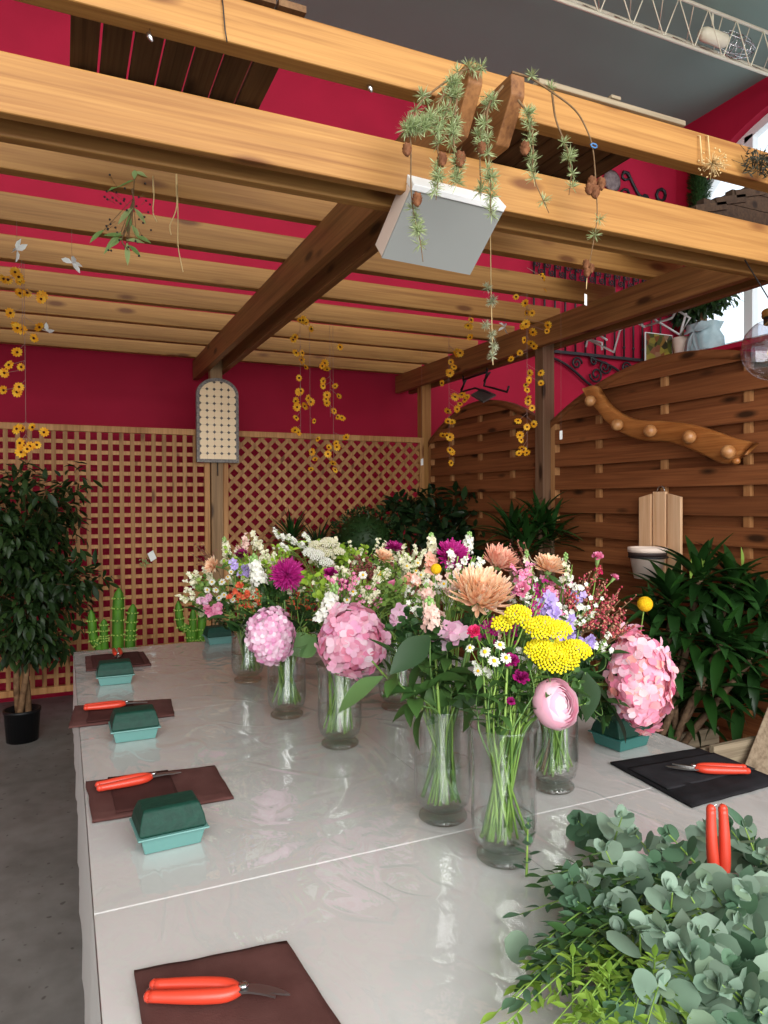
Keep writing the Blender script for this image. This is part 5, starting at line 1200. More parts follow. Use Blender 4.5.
# tiled plate on the centre post
tp = thing('tiled_plate', 'arched plate of cream tiles with a dark rim hung on the trellis post', 'wall plate', (1.075, 5.40, 1.80))
def arch_plate(w, h, y0, y1, z0, n=16):
    r = w / 2; pl = [(-r, z0), (r, z0)] + [(r * cos(pi * i / n), z0 + h - r * .78 + r * .78 * sin(pi * i / n)) for i in range(n + 1)]
    k = len(pl); b = MB(); b.add([(1.075 + x, y, z) for y in (y0, y1) for x, z in pl], [tuple(range(k)), tuple(range(2 * k - 1, k - 1, -1))] + [(i, k + i, k + (i + 1) % k, (i + 1) % k) for i in range(k)]); return b
arch_plate(.272, .585, 5.385, 5.405, 1.825).build('tiled_face', 'tile', tp, smooth=False)
arch_plate(.315, .635, 5.388, 5.425, 1.80).build('rim', plain('mosaic_rim', '5a5450', .5, .4, c2='8a8078', scale=70), tp, smooth=False)
MB().tube([(1.075, 5.41, 1.80), (1.075, 5.41, 1.70)], .004, 5).build('hanging_tail', 'iron', tp)
# driftwood coat rack on the fence
X0 = 2.855; t = thing('coat_rack', 'driftwood coat rack with five round wooden knobs on the fence panel', 'coat rack', onx(660, 432, X0))
up_ = [(584, 388), (596, 386), (607, 402), (622, 414), (640, 420), (665, 421), (690, 424), (712, 430), (735, 438), (756, 443)]
lo_ = [(592, 402), (600, 412), (610, 424), (625, 434), (645, 441), (668, 442), (688, 448), (706, 456), (726, 464), (744, 455)]
b = MB(); k = len(up_); U_ = spline([onx(*p, X0) for p in up_], 4); L_ = spline([onx(*p, X0) for p in lo_], 4); k = len(U_)
for j, (xo, sh) in enumerate(((-.016, .04), (-.021, .12), (-.021, .88), (-.016, .96), (-.004, 1), (.022, 1), (.022, 0), (-.004, 0))):
    for i in range(k): q = U_[i].lerp(L_[i], sh); b.v.append(V((X0 + xo + .004 * NZ.noise(q * 9), q.y, q.z)))
for j in range(8):
    for i in range(k - 1): a, c = j * k + i, ((j + 1) % 8) * k + i; b.f.append((a, a + 1, c + 1, c))
b.f.append(tuple(j * k for j in range(8))[::-1]); b.f.append(tuple(j * k + k - 1 for j in range(8)))
b.build('driftwood_board', 'drift', t)
for x, y in ((590, 401), (617, 425), (650, 431), (689, 437), (728, 452)):
    q = onx(x, y, 2.80); kn = MB(); kn.ball(q, .033, 14, 9); kn.build('knob', 'knobw', t)
    MB().tube([q, (X0 - .02, q.y, q.z)], .017, 10).build('knob_neck', 'knobw', t)
q = onx(736, 461, X0); MB().ball(q, .022, 8, 5, (.8, 1, .8)).build('bark_stub', 'drift', t)
# wall planter board and its pot
t = thing('wall_planter_board', 'pale wooden backboard of three slats hung on the fence above the dracaena', 'planter board', (2.89, 2.83, 1.1))
yb0, yb1 = 2.665, 2.965
for i in range(3):
    ya = yb0 + i * .1; h = (1.535, 1.545, 1.515)[i]; ha = (1.515, 1.545, 1.535)[i]
    b = MB(); vs = [(x, y, z) for x in (2.875, 2.892) for (y, z) in ((ya + .006, 1.08), (ya + .094, 1.08), (ya + .094, h), (ya + .006, ha))]
    b.add(vs, [(0, 1, 2, 3), (7, 6, 5, 4), (0, 4, 5, 1), (1, 5, 6, 2), (2, 6, 7, 3), (3, 7, 4, 0)]); b.build('slat', 'pale_z', t, smooth=False, bevel=.003)
MB().box(2.893, 2.905, yb0 + .03, yb1 - .03, 1.42, 1.46).build('cross_batten', 'pale_z', t, smooth=False)
MB().tube([V((2.89, 2.815 + .025 * cos(a), 1.545 + .03 * sin(a))) for a in [pi * i / 10 for i in range(11)]], .004, 5).build('hanging_loop', 'steel', t)
MB().tube([V((2.775 + .096 * cos(a), 2.79 + .096 * sin(a), 1.205)) for a in [2 * pi * i / 28 for i in range(29)]], .005, 6).build('pot_ring', 'iron', t)
t = thing('flower_pot', 'whitewashed flower pot with a dark band held before the pale slatted board', 'flower pot', (2.77, 2.79, 1.095))
MB().lathe([(0, 0), (.066, 0), (.092, .135), (.099, .137), (.099, .16), (.088, .16), (.083, .12), (0, .12)], 28, Mx.Translation((2.77, 2.79, 1.095))).build('pot', 'potw', t)
MB().lathe([(.0925, .115), (.0965, .134), (.0945, .135), (.0905, .116)], 28, Mx.Translation((2.77, 2.79, 1.095)), closed=True).build('band', 'potrim', t)
# grey lamp box under the front beam
t = thing('floodlight_box', 'grey glass fronted box with a white frame tilted under the front beam', 'floodlight', (1.03, 1.85, 2.3))
TL, TR, BL, BR = ony(411, 190, 1.755), ony(503, 212, 1.755), ony(382, 258, 1.90), ony(470, 275, 1.90)
ex, ey = (TR - TL), (BL - TL); n_ = ex.cross(ey).normalized(); n_ = n_ if n_.y > 0 else -n_
def slab(q, d0, d1): return MB().add([p + n_ * d for d in (d0, d1) for p in q], [(0, 1, 2, 3), (7, 6, 5, 4), (0, 4, 5, 1), (1, 5, 6, 2), (2, 6, 7, 3), (3, 7, 4, 0)])
Q = [TL, TR, BR, BL]; slab(Q, .0, .006).build('glass_front', 'grey', t, smooth=False)
slab([TL - ey * .09, TR - ey * .09, TR - ey * .004, TL - ey * .004], -.004, .08).build('white_frame', 'white', t, smooth=False, bevel=.002)
slab(Q, .0065, .08).build('housing', plain('lamp_housing', 'd8c4b4', .5, .4), t, smooth=False, bevel=.003)
cq = (TL + TR) / 2 + n_ * .05 - ey * .06; MB().box(cq.x - .03, cq.x + .03, 1.845, 1.89, cq.z - .01, 2.364).build('bracket', 'iron', t, smooth=False)
# globe lamp hanging at the frame edge
gc = ony(775, 349, 1.68); t = thing('globe_lamp', 'round clear glass globe lamp with a brass cap hanging from the front beam', 'hanging lamp', gc); r = .108
MB().lathe([(r * sin(a), -r * cos(a)) for a in [pi * i / 20 for i in range(1, 18)]], 32, Mx.Translation(gc)).build('glass_globe', clear('globe_glass', (.82, .82, .86, 1), 2.3, .01), t)
zt = gc.z + r * .92; MB().lathe([(.0, -.0), (.036, 0), (.036, .022), (.0, .022)], 20, Mx.Translation((gc.x, gc.y, zt - .012))).build('socket', 'rubber', t)
MB().lathe([(0, 0), (.041, 0), (.043, .008), (.041, .012), (.043, .018), (.041, .024), (.036, .028), (0, .028)], 24, Mx.Translation((gc.x, gc.y, zt + .0105))).build('brass_cap', 'gold', t)
MB().lathe([(0, 0), (.016, .004), (.024, .02), (.022, .036), (.012, .06), (.012, .08), (0, .08)], 16, Mx.Translation((gc.x, gc.y, gc.z - .035))).build('inner_bulb', 'bulb', t)
MB().lathe([(0, 0), (.014, 0), (.014, .04), (0, .04)], 12, Mx.Translation((gc.x, gc.y, gc.z + .0455))).build('inner_socket', 'rubber', t)
MB().tube([(gc.x, gc.y, zt + .038), (gc.x, 1.80, 2.364)], .0025, 5).build('cord', 'iron', t)
# wrought iron balcony grille on the back wall
t = thing('balcony_grille', 'black wrought iron balcony grille with scrolls on the red back wall', 'balcony grille', (5.2, WY - .05, 3.0))
gx0, gx1, gz0, gz1, gy = 4.42, 6.15, 3.05, 4.02, WY - .06
MB().box(gx0, gx1, gy - .02, gy + .02, gz0 - .015, gz0 + .015).build('bottom_rail', 'iron', t, smooth=False); MB().box(gx0, gx1, gy - .02, gy + .02, gz1 - .015, gz1 + .015).build('top_rail', 'iron', t, smooth=False)
def spiral(c, r0, r1, a0, turns, n=18, y=gy): return [V((c[0] + (r0 + (r1 - r0) * i / n) * cos(a0 + turns * 2 * pi * i / n), y, c[1] + (r0 + (r1 - r0) * i / n) * sin(a0 + turns * 2 * pi * i / n))) for i in range(n + 1)]
nb = 13
for i in range(nb + 1):
    x = gx0 + (gx1 - gx0) * i / nb; b = MB(); b.tube([(x, gy, gz0), (x, gy, gz1)], .011, 6); b.ball((x, gy, gz0 + .12), .018, 8, 5); b.build('bar', 'iron', t)
    if i < nb:
        b = MB(); xm = x + (gx1 - gx0) / nb / 2
        b.tube(spiral((xm - .025, gz1 - .09), .035, .008, 0, 1.3), .007, 5); b.tube(spiral((xm + .025, gz1 - .16), .035, .008, pi, 1.3), .007, 5); b.tube([(xm + .01, gy, gz1 - .09), (xm - .01, gy, gz1 - .16)], .007, 5); b.build('scroll', 'iron', t)
for sx, cx_ in ((1, gx0 + .25), (1, 5.35)):
    b = MB(); b.tube(spline([V((cx_ - .2, gy, gz0 - .02)), V((cx_ + .15, gy, gz0 - .12)), V((cx_ + .45, gy, gz0 - .3)), V((cx_ + .55, gy, gz0 - .34))], 6), .014, 6)
    b.tube(spiral((cx_ + .30, gz0 - .10), .07, .015, 0, 1.5), .012, 6); b.tube(spiral((cx_ + .56, gz0 - .2), .09, .02, pi, 1.5), .012, 6); b.tube(spiral((cx_ + .68, gz0 - .11), .08, .02, 0, -1.5), .012, 6)
    b.tube(spiral((cx_ - .15, gz0 - .06), .05, .012, 1, 1.3), .012, 6); b.build('support_scroll', 'iron', t)
for x0_ in (5.4,):   # iron ornament showing above the front beam
    t = thing('iron_scroll_ornament', 'black iron scroll bracket on the red wall, seen above the front beam', 'iron ornament', (x0_, WY - .05, 4.6)); b = MB(); o = ony(622, 182, WY - .018)
    b.tube(spline([ony(x, y, WY - .018) for x, y in ((623, 172), (628, 174), (634, 186), (640, 196), (648, 198))], 5), .018, 6)
    b.tube([ony(626 + 4 * cos(a * .9), 176 + 4 * sin(a * .9), WY - .018) for a in range(8)], .014, 6); b.tube([ony(645 + 3 * cos(a * .9), 198 + 3 * sin(a * .9), WY - .018) for a in range(8)], .014, 6); b.tube([ony(661 + 4.5 * cos(a * .8), 195 + 6 * sin(a * .8), WY - .018) for a in range(9)], .018, 6)
    b.tube([ony(625 + 4 * cos(a * .9), 193 + 4 * sin(a * .9), WY - .018) for a in range(8)], .014, 6); b.tube([ony(610, 200, WY - .018), ony(672, 208, WY - .018)], .014, 6); b.build('scroll_work', 'iron', t)
    q = ony(612, 181, WY - .018); MB().lathe([(0, 0), (.10, 0), (.12, .02), (.08, .04), (.03, .035), (0, .05)], 18, frame((0, -1, 0), q + V((0, .016, 0)))).build('rosette', plain('aged_iron', '6a5a5a', .6, .4, c2='8a7a78', scale=30), t)
# picture leaning on the balcony
pw = .42; pc_ = ony(659, 348, 5.93); t = thing('flower_picture', 'small framed flower picture standing below the balcony bars', 'picture', pc_)
MB().box(pc_.x - .19, pc_.x + .19, 5.925, 5.93, pc_.z - .15, pc_.z + .15).build('print', 'poster', t, smooth=False); MB().box(pc_.x - .2, pc_.x + .2, 5.9305, 5.945, pc_.z - .16, pc_.z + .16).build('backing', 'white', t, smooth=False)
# things on the window sill
sx_ = WX + .0; q = onx(704, 340, 6.32); t = thing('ball_topiary', 'ball topiary tree in a pale blue wrapped pot on the red window sill', 'topiary', (6.32, q.y, AZ0)); b0 = V((6.32, q.y, AZ0))
MB().lathe([(0, 0), (.09, 0), (.11, .24), (.10, .25), (0, .25)], 20, Mx.Translation(b0)).build('pot', 'potw', t)
w_ = MB(); n = 30
prof = [(.17, .0), (.20, .05), (.19, .13), (.14, .21), (.175, .29), (.155, .3), (.12, .22)]
for r_, z in prof:
    for j in range(n): a = 2 * pi * j / n; rr = r_ * (1 + .09 * sin(a * 7 + z * 9) + .05 * sin(a * 11)); w_.v.append(b0 + V((rr * cos(a) * .78, rr * sin(a) * 1.12, z)))
for i in range(len(prof) - 1):
    for j in range(n): w_.f.append((i * n + j, i * n + (j + 1) % n, (i + 1) * n + (j + 1) % n, (i + 1) * n + j))
w_.build('fabric_wrap', 'bluecloth', t)
bw = MB(); c = b0 + V((-.15, 0, .21))
for s in (1, -1): bw.leaf(c, (-.2, s, .35), (-1, 0, .2), .18, .12, curl=.9, rows=5, wide=.6, tip=.5); bw.leaf(c, (-.15, s * .3, -1), (-1, 0, 0), .24, .06, curl=.2, rows=5, wide=.6, tip=.8)
bw.build('bow', 'bluecloth', t)
MB().tube([b0 + V((0, 0, .25)), b0 + V((.0, .01, .4)), b0 + V((0, 0, .62))], .035, 8).build('trunk', 'bark', t)
b = MB(); b.ball(b0 + V((0, .0, .56)), 1, 14, 8, (.15, .34, .12)); bush(b, b0 + V((0, .0, .56)), .18, .44, .17, 1100, .07, .03, .3, .5, .5); b.build('crown', 'L_box', t)
q = onx(672, 312, 6.3); t = thing('ball_topiary', 'dark topiary crown at the corner end of the window sill', 'topiary', (6.3, 5.83, AZ0)); b0 = V((6.3, 5.83, AZ0))
MB().lathe([(0, 0), (.08, 0), (.11, .2), (0, .2)], 16, Mx.Translation(b0)).build('pot', 'potw', t); MB().tube([b0 + V((0, 0, .15)), b0 + V((0, 0, .5))], .02, 6).build('trunk', 'bark', t); b = MB(); bush(b, b0 + V((0, -.02, .50)), .14, .14, .18, 420, .07, .03, .3, .5, .5); b.build('crown', 'L_dark', t)
q = onx(702, 205, 6.35); t = thing('column_topiary', 'slender green column topiary in front of the arched window', 'topiary', (6.44, 5.73, AZ0)); b0 = V((6.44, 5.73, AZ0))
MB().lathe([(0, 0), (.05, 0), (.06, .2), (0, .2)], 16, Mx.Translation(b0)).build('pot', 'potw', t); MB().tube([b0 + V((0, 0, .15)), b0 + V((0, 0, 1.6))], .02, 6).build('trunk', 'bark', t); b = MB()
for i in range(1500):
    z = U(1.0, 2.1); a = U(0, 2 * pi); r_ = .10 * U(.8, 1.0); p = b0 + V((r_ * cos(a), r_ * sin(a), z)); b.leaf(p, (cos(a), sin(a), U(0, 1.2)), (0, 0, 1), .05, .018, rows=3)
b.tube([b0 + V((0, 0, .95)), b0 + V((0, 0, 2.05))], .085, 12); b.build('foliage', 'L_box', t)
# white wire frame hung from the right hand beams
def poly(pts, X): return [onx(x, y, X) for x, y in pts]
t = thing('white_wire_frame', 'bent white wire frame hanging between the right beam and the fence', 'wire frame', onx(640, 335, 3.02)); b = MB()
for pts, X in (([(586, 347), (588, 339), (602, 343), (602, 350)], 3.0), ([(589, 340), (614, 352), (620, 330), (634, 321), (645, 327)], 3.0), ([(597, 334), (607, 340)], 3.03), ([(657, 312), (655, 320), (680, 335), (690, 318), (677, 310), (672, 318), (646, 326)], 3.0), ([(686, 313), (680, 335)], 3.04)):
    b.tube(poly(pts, X), .0065, 6)
b.build('wire', 'white', t); MB().tube([onx(656, 316, 3.0), V((2.97, onx(656, 316, 3.0).y, 2.5))], .0018, 4).build('hanging_wire', 'steel', t); MB().tube([onx(621, 329, 3.0), V((2.97, onx(621, 329, 3.0).y, 2.5))], .0018, 4).build('hanging_wire', 'steel', t)
t = thing('iron_wall_bracket', 'black iron holder with a small square plate hanging over the far fence panel', 'iron holder', onx(485, 395, 2.9)); b = MB(); X = 2.9
for pts, xx in (([(487, 368), (487, 372), (484, 386), (493, 388), (507, 392), (509, 386)], 2.9), ([(463, 376), (464, 384), (461, 392), (475, 388), (490, 393)], 2.9), ([(463, 380), (487, 372)], 2.9), ([(490, 372), (484, 381)], 2.88), ([(466, 380), (461, 390)], 2.88)): b.tube(poly(pts, xx), .008, 6)
b.build('bracket', 'iron', t); q = [onx(471, 396, 2.80), onx(482, 390, 2.95), onx(496, 396, 2.95), onx(483, 403, 2.80)]
MB().add([p + V((0, 0, d)) for d in (0, .012) for p in q], [(0, 1, 2, 3), (7, 6, 5, 4), (0, 4, 5, 1), (1, 5, 6, 2), (2, 6, 7, 3), (3, 7, 4, 0)]).build('plate', plain('slate_plate', '4a4640', .6, .4), t, smooth=False)
for x, y in ((487, 369), (463, 377)): q = onx(x, y, 2.9); MB().tube([q, (2.9, q.y, 2.5)], .003, 4).build('hanging_wire', 'iron', t)

# ------------------------------------------------------------------ strings of yellow flowers
def rud(r):
    b = MB()
    for i in range(11): a = 2 * pi * i / 11; b.leaf((cos(a) * r * .2, sin(a) * r * .2, 0), (cos(a), sin(a), .2), (0, 0, 1), r * .85, r * .5, curl=U(.1, .6), fold=.1, rows=3, wide=.6, tip=.4)
    return b
def strand(label, Y, px0, pts, r=.024, zt=2.66):
    """yellow flowers tied along a thread that hangs from a joist; px0 = thread column"""
    P = [ony(x, y, Y + U(-.02, .02)) for x, y in pts]; top = ony(px0, pts[0][1], Y); top.z = zt; bot = min(P, key=lambda p: p.z)
    t = thing('flower_string', label, 'flower string', top, 'strings of yellow dried flowers'); th = MB(); th.tube([top, V((top.x, top.y, bot.z))], .0011, 4)
    hs = []
    for q in P:
        a = V((top.x, top.y, q.z + U(.02, .05))); th.tube([a, q], .0009, 4); nn = ((CAM - q).normalized() + rdir() * .8).normalized(); hs.append((q, nn))
    th.build('thread', 'thread', t)
    for q, nn in hs:
        h = MB(); put(h, rud(r * U(.75, 1.15)), frame(nn, q, U(0, 6))); h = h.build('flower_head', 'P_gold', t); d = MB(); put(d, MB().ball((0, 0, .003), r * .27, 8, 5, (1, 1, .7)), frame(nn, q)); d.build('flower_disc', 'disc', h)
strand('upper half of the yellow flower string by the ficus', 3.81, 22, [(8, 280), (15, 272), (19, 277), (20, 281), (3, 279), (20, 293), (27, 293), (41, 299), (42, 296), (10, 313), (17, 328), (21, 329), (16, 325), (39, 327), (34, 338)])
strand('lower half of the yellow flower string hanging over the ficus', 3.83, 25, [(17, 352), (9, 365), (21, 367), (4, 373), (3, 390), (19, 387), (17, 392), (22, 428), (17, 429), (32, 427), (44, 432), (20, 443), (30, 446), (37, 445), (27, 449), (21, 452)])
strand('yellow flower string nearest the tiled plate', 4.33, 300, [(303, 320), (300, 320), (306, 322), (311, 329), (295, 337), (293, 340), (296, 353), (302, 353), (302, 360), (306, 367), (299, 378), (299, 392), (301, 391), (296, 401), (297, 407), (296, 418), (295, 430), (298, 432)], .026)
strand('thin yellow flower string second from the tiled plate', 4.35, 310, [(308, 398), (311, 402), (305, 406), (314, 421), (318, 439), (312, 452), (315, 459), (311, 469)], .024)
strand('yellow flower string third from the tiled plate', 4.36, 330, [(322, 366), (327, 369), (325, 363), (323, 381), (323, 386), (327, 395), (326, 399), (327, 403), (335, 386), (339, 396), (334, 411), (338, 417), (342, 418)], .024)
strand('thin yellow flower string furthest from the tiled plate before the diamond trellis', 4.34, 333, [(340, 347), (346, 437), (336, 443), (337, 447), (329, 447), (328, 454), (333, 463), (335, 470)], .024)
strand('yellow flower string beside the corner post', 4.33, 449, [(460, 353), (457, 353), (451, 362), (454, 367), (449, 371), (450, 373), (442, 383)], .028)
strand('yellow flower string hanging lowest over the far fence panel', 4.36, 449, [(455, 397), (462, 395), (467, 397), (465, 400), (460, 404), (457, 409), (448, 411), (448, 421), (452, 422), (443, 435), (447, 435), (450, 437), (450, 450), (452, 452), (451, 463)], .028)
strand('short yellow flower string under the middle joists', 3.82, 470, [(471, 320), (470, 327), (470, 337), (468, 326)], .022)
strand('upper yellow flower string crossing the right beam', 3.30, 527, [(543, 278), (541, 275), (543, 291), (516, 297), (525, 303), (527, 313), (532, 313), (523, 326), (526, 324), (533, 332), (548, 325), (547, 331), (524, 340), (531, 343), (534, 346), (520, 353), (511, 359)], .022)
strand('lower yellow flower string ending before the far fence panel', 3.31, 527, [(530, 373), (529, 380), (526, 385), (527, 390), (528, 398), (528, 402), (532, 408), (541, 373), (541, 383), (518, 421), (527, 427), (534, 424), (520, 435), (521, 440), (519, 453), (524, 450), (522, 448), (527, 453)], .022)

# ------------------------------------------------------------------ larch branches over the beam ends, with cones
def larch(label, pts, Y, cones=(), dens=26, tuft_r=.025, lo=0.0, group='larch branches', tag_at=None, dY=0):
    P = spline([ony(x, y, Y + (dY * i / max(1, len(pts) - 1))) for i, (x, y) in enumerate(pts)], 6); t = thing('larch_branch', label, 'larch branch', P[0], group)
    k = len(P); MB().tube(P, [.0034 - .0024 * i / k for i in range(k)], 6).build('twig', 'twig', t); b = MB()
    for i in range(int(dens * .62)):
        f_ = lo + (1 - lo) * rnd() ** .9; j = min(k - 2, int(f_ * (k - 1))); c = P[j].lerp(P[j + 1], rnd()) + rdir() * .008
        for q in range(34): d = (rdir() + V((0, -.2, .15))).normalized(); b.leaf(c, d, rdir(), tuft_r * U(.7, 1.15), .0024, rows=1 + 1, wide=.5, tip=.3)
    if dens: b.build('needles', 'L_larch', t)
    for x, y, r in cones:
        q = ony(x, y, Y - .012); c = MB()
        for i in range(34):
            a = i * 2.4; z = (i / 34 - .5) * 2; rr = math.sqrt(max(0, 1 - z * z * .8)); d = V((cos(a) * rr, sin(a) * rr, .55)).normalized()
            c.leaf(q + V((cos(a) * rr * r * .45, sin(a) * rr * r * .45, z * r * .9)), d, V((-cos(a), -sin(a), 1)), r * .75, r * .7, curl=-.5, fold=.1, rows=3, wide=.6, tip=.5)
        c.ball(q, r * .55, 8, 6, (1, 1, 1.4)); c.build('cone', 'cone', t)
    return t, P
YB = 1.60
larch('leftmost larch branch, arching off the beam end and trailing over the grey box', [(486, 70), (466, 69), (440, 86), (419, 104), (410, 125), (411, 150), (411, 187), (414, 215), (420, 240), (423, 262)], YB, [(407, 152, .014), (417, 202, .015)], 30, dY=.02)
larch('larch branch second from the aisle, ending above the grey box', [(457, 78), (447, 112), (437, 134), (439, 165), (436, 200)], YB - .02, [(442, 162, .015)], 34)
larch('short larch branch against the first beam end, with a big cone', [(459, 82), (455, 115), (453, 134), (457, 165), (458, 182)], YB - .03, [(460, 162, .017)], 30)
larch('bushy larch twig spreading at the first beam end', [(462, 72), (445, 92), (430, 120), (418, 128), (406, 126)], YB - .01, [], 40)
larch('larch branch between the two beam ends', [(490, 98), (481, 125), (480, 160), (481, 196)], YB, [(482, 151, .015)], 20)
larch('larch branch hanging by the second beam end over the grey box', [(503, 86), (488, 108), (488, 143), (490, 180), (491, 215)], YB - .02, [], 22)
larch('larch branch beside the second beam end, with a brown cone', [(518, 100), (530, 118), (533, 146), (534, 177), (549, 213)], YB, [(525, 151, .016)], 20)
larch('thin larch twig further along, with grey green tips', [(552, 93), (556, 120), (567, 149), (571, 174), (569, 195)], 1.70, [], 12, lo=.4)
t, P = larch('long bare larch branch with a cone cluster and white tag', [(512, 72), (530, 78), (549, 90), (574, 109), (586, 128), (593, 150), (596, 187), (597, 218), (592, 250), (588, 270)], 1.66, [(592, 185, .016), (601, 186, .016), (595, 194, .017), (589, 191, .014), (586, 266, .012), (591, 270, .012), (587, 274, .012)], 8, lo=.0)
q0, q1 = ony(587, 278, 1.66), ony(585, 310, 1.66); MB().tube([q0, q0.lerp(q1, .35)], .0014, 4).build('string', 'raffia', t); c = q0.lerp(q1, .68); MB().obox(c, (.006, .002, 0), (0, .0006, 0), (0, 0, .016)).build('white_tag', 'paper', t, smooth=False)
b = MB(); q = ony(593, 147, 1.655); b.tube([q + V((.012 * cos(a), -.004, .006 * sin(a) + .002)) for a in range(7)], .0025, 5); b.build('blue_tie', plain('blue_tie', '4a78a8', .5, .3), t)
# string of grey green tufts hanging in front of the corner
P_ = [ony(x, y, 2.32) for x, y in ((490, 228), (491, 290), (492, 330), (493, 365))]; P_[0].z = 2.66; t = thing('air_plant_string', 'white cord strung with pale spiky tufts hanging below the grey box', 'hanging string', P_[0]); MB().tube(P_, .0024, 5).build('cord', 'raffia', t)
for x, y in ((487, 288), (493, 300), (486, 325), (491, 302), (494, 346), (492, 335), (492, 356)):
    q = ony(x, y, 2.31); b = MB()
    for i in range(46): b.leaf(q, (rdir() + V((0, -.2, .1))), rdir(), .026, .0035, curl=.3, rows=2)
    b.build('tuft', petalmat('pale_tuft', ['b8bc98', 'c8ccac', 'a4aa84']) if 'pale_tuft' not in bpy.data.materials else bpy.data.materials['pale_tuft'], t)
# olive sprig and raffia under the left joists
q0 = ony(133, 166, 2.79); t = thing('olive_sprig', 'drying leafy sprig with dark berries hanging upside down under the joists', 'dried sprig', V((q0.x, q0.y, 2.66))); b, bb, st = MB(), MB(), MB()
main = spline([V((q0.x, q0.y, 2.66))] + [ony(x, y, 2.79) for x, y in ((132, 190), (134, 205), (128, 225), (122, 240), (128, 250))], 5); st.tube(main, .003, 5)
for (x0_, y0_, x1_, y1_) in ((133, 207, 117, 222), (134, 208, 147, 222), (122, 238, 108, 246), (126, 240, 145, 240), (124, 236, 103, 232), (128, 245, 142, 255), (127, 243, 128, 264), (121, 232, 103, 252), (104, 230, 88, 240), (134, 180, 106, 186), (134, 172, 150, 175), (130, 215, 128, 232), (132, 225, 140, 238), (136, 236, 152, 241), (135, 170, 134, 178)):
    a, c = ony(x0_, y0_, 2.79), ony(x1_, y1_, 2.78); b.leaf(a, c - a, (U(-.3, .3), -1, .5), (c - a).length, .020, curl=.4, rows=5); st.tube([main[8], a], .0012, 4)
for i in range(44): q = ony(U(104, 152), U(172, 256), 2.79 + U(-.03, .03)); bb.ball(q, .0042, 6, 4); (i % 2 == 0) and st.tube([q, q.lerp(main[12], .35)], .0007, 3)
st.build('twigs', 'twig', t); b.build('leaves', 'L_olive', t); bb.build('berries', plain('dark_berries', '2a2428', .5, .4), t)
for x, pts, lb in ((153, [(153, 176), (154, 195), (153, 212), (157, 222)], 'short raffia strand beside the drying leafy sprig'), (176, [(176, 160), (177, 190), (176, 210), (170, 225), (171, 235)], 'raffia strand with a curled end, between two others'), (178, [(177, 185), (178, 215), (178, 245), (183, 272)], 'longest raffia strand hanging under the joists')):
    P_ = [ony(a, c, 2.79) for a, c in pts]; top = V((P_[0].x, P_[0].y, 2.66)); o = MB().tube(spline([top] + P_, 4), .0024, 5).build('raffia_strand', 'raffia', origin=top); tag(o, lb, 'raffia', 'raffia strands')
for x, y, Y, z, lb in ((150, 37, 1.83, BZ1, 'shiny metal clip hanging under the top joist before the dark slats'), (370, 88, 1.83, BZ1, 'small shiny clip hanging under the top joist over the red wall')):
    q = ony(x, y, Y); top = V((q.x, Y, z)); t = thing('metal_clip', lb, 'clip', top); MB().tube([top, q + V((0, 0, .004))], .0009, 4).build('wire', 'steel', t)
    MB().lathe([(0, -.014), (.006, -.010), (.0075, 0), (.004, .011), (0, .014)], 10, frame((.4, -.2, -1), q)).build('clip_body', 'steel', t)
# dried bundle and raffia tied over the top joist at the frame edge
q = ony(712, 163, 1.77); t = thing('dried_bundle', 'dried flower bundle tied with raffia to the top joist at the window side', 'dried flowers', q); b = MB()
for i in range(70): b.tube([q, q + (rdir() + V((0, -.3, -.3))) * .05 * U(.4, 1)], .0009, 3)
for i in range(40): b.bead(q + rdir() * .045, .004)
b.build('dried_heads', 'raffia', t); st = MB()
for dx in (-6, 2): st.tube([ony(708 + dx, 163, 1.785), ony(706 + dx, 136, 1.79), V((ony(706 + dx, 136, 1.79).x, 1.83, JZ1 + .003))], .0022, 5)
st.build('raffia_tie', 'raffia', t)
q = ony(757, 162, 1.76); t = thing('dark_garland', 'tuft of dark dry twigs over the top joist against the window', 'garland', q); b = MB()
for i in range(160): p = q + V((U(-.05, .09), U(-.02, .02), U(-.035, .03))); b.leaf(p, rdir(), rdir(), .026, .007, rows=2)
for i in range(40): p = q + V((U(-.06, .09), U(-.02, .02), U(-.03, .03))); b.tube([p, p + rdir() * .05], .001, 3)
b.build('twigs', petalmat('dry_twig_leaves', ['3a3a30', '4c4a3c', '2c2c24']), t)
t = thing('thin_cord', 'dark cord hanging over the face of the top joist', 'cord', ony(222, 8, 1.793)); MB().tube([V((ony(222, 8, 1.793).x, 1.80, JZ1 + .002)), ony(223, 6, 1.793), ony(225, 30, 1.793), ony(227, 42, 1.793)], .0018, 5).build('cord', 'iron', t)
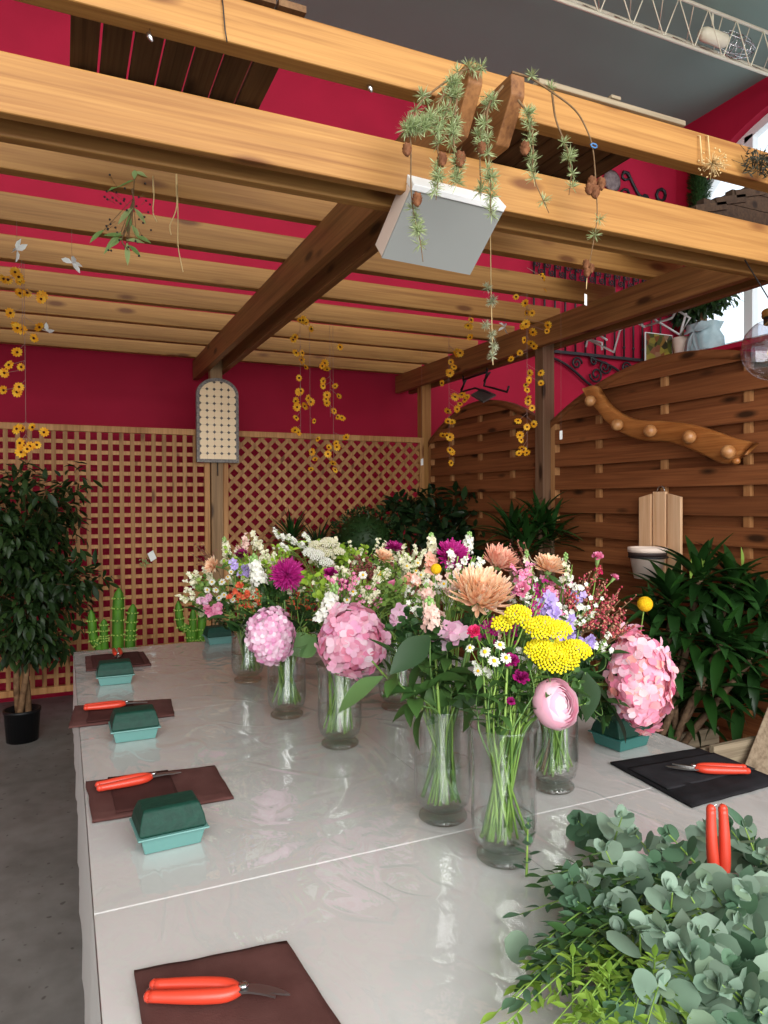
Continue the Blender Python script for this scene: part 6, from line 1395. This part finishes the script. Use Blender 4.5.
# little white tags on threads in front of the fence
for x, y, Y, lb in ((561, 435, 3.3, 'white tag hanging before the second fence panel'), (422, 462, 4.8, 'pale tag hanging by the corner post')):
    q = ony(x, y, Y); t = thing('white_tag', lb, 'tag', V((q.x, q.y, q.z + .12)), None); MB().obox(q, (.012, .003, .002), (0, .0006, 0), (0, 0, .025)).build('card', 'paper', t, smooth=False); MB().tube([q + V((0, 0, .025)), V((q.x, q.y, 2.66 if Y > 4 else 2.66))], .0007, 3).build('thread', 'thread', t)
q = ony(152, 556, 5.44); t = thing('white_tag', 'small cream paper butterfly clipped on the square mesh trellis', 'paper clip', q)
MB().obox(q, (.02, .002, .012), (.0, .003, .0), (-.012, 0, .03)).build('wing', 'paper', t, smooth=False); b = MB()
for i in range(30): b.leaf(q + V((-.05 + U(-.03, .03), -.005, -.05 + U(-.03, .03))), rdir(), (0, -1, 0), .02, .008, rows=2)
b.build('dried_leaves', 'L_olive', t)
for x, y, Y, lb in ((17, 250, 3.29, 'white paper scrap hanging under the joists at the frame edge'), (72, 263, 3.29, 'white paper butterfly hanging under the joists'), (47, 331, 4.5, 'white feather scrap among the yellow flowers'), (505, 352 - 25, 3.6, 'white paper scrap beside the right beam')):
    q = ony(x, y, Y); t = thing('paper_scrap', lb, 'paper scrap', V((q.x, q.y, 2.66))); b = MB()
    for i in range(4): b.leaf(q, rdir() + V((0, 0, .1)), rdir(), .05, .025, curl=.5, rows=3)
    b.build('paper', 'paper', t); MB().tube([V((q.x, q.y, 2.66)), q], .0007, 3).build('thread', 'thread', t)
# ------------------------------------------------------------------ light: daylight through the shop front, arched window, sky
w = bpy.data.worlds.new('sky'); S.world = w; w.use_nodes = True
bg = w.node_tree.nodes['Background']; bg.inputs[0].default_value = (.80, .90, 1.0, 1); bg.inputs[1].default_value = 1.5
def area(name, loc, to, sx, sy, power, col=(1, 1, 1)):
    l = bpy.data.lights.new(name, 'AREA'); l.shape = 'RECTANGLE'; l.size = sx; l.size_y = sy; l.energy = power; l.color = col
    o = bpy.data.objects.new(name, l); COL.objects.link(o); o.location = loc; o.rotation_euler = (V(to) - V(loc)).to_track_quat('-Z', 'Y').to_euler(); return o
area('shop_front_daylight', (.5, -3.6, 3.4), (1.2, 4.0, 1.5), 7, 3.8, 520, (1, .97, .93))
S.view_settings.view_transform = 'Standard'; S.view_settings.look = 'None'; S.view_settings.gamma = 1; S.view_settings.use_curve_mapping = False
S.view_settings.exposure = 0.22
S.cycles.max_bounces = 8; S.cycles.transparent_max_bounces = 24; S.cycles.caustics_reflective = False; S.cycles.caustics_refractive = False
S.cycles.use_denoising = True; S.cycles.sample_clamp_indirect = 6
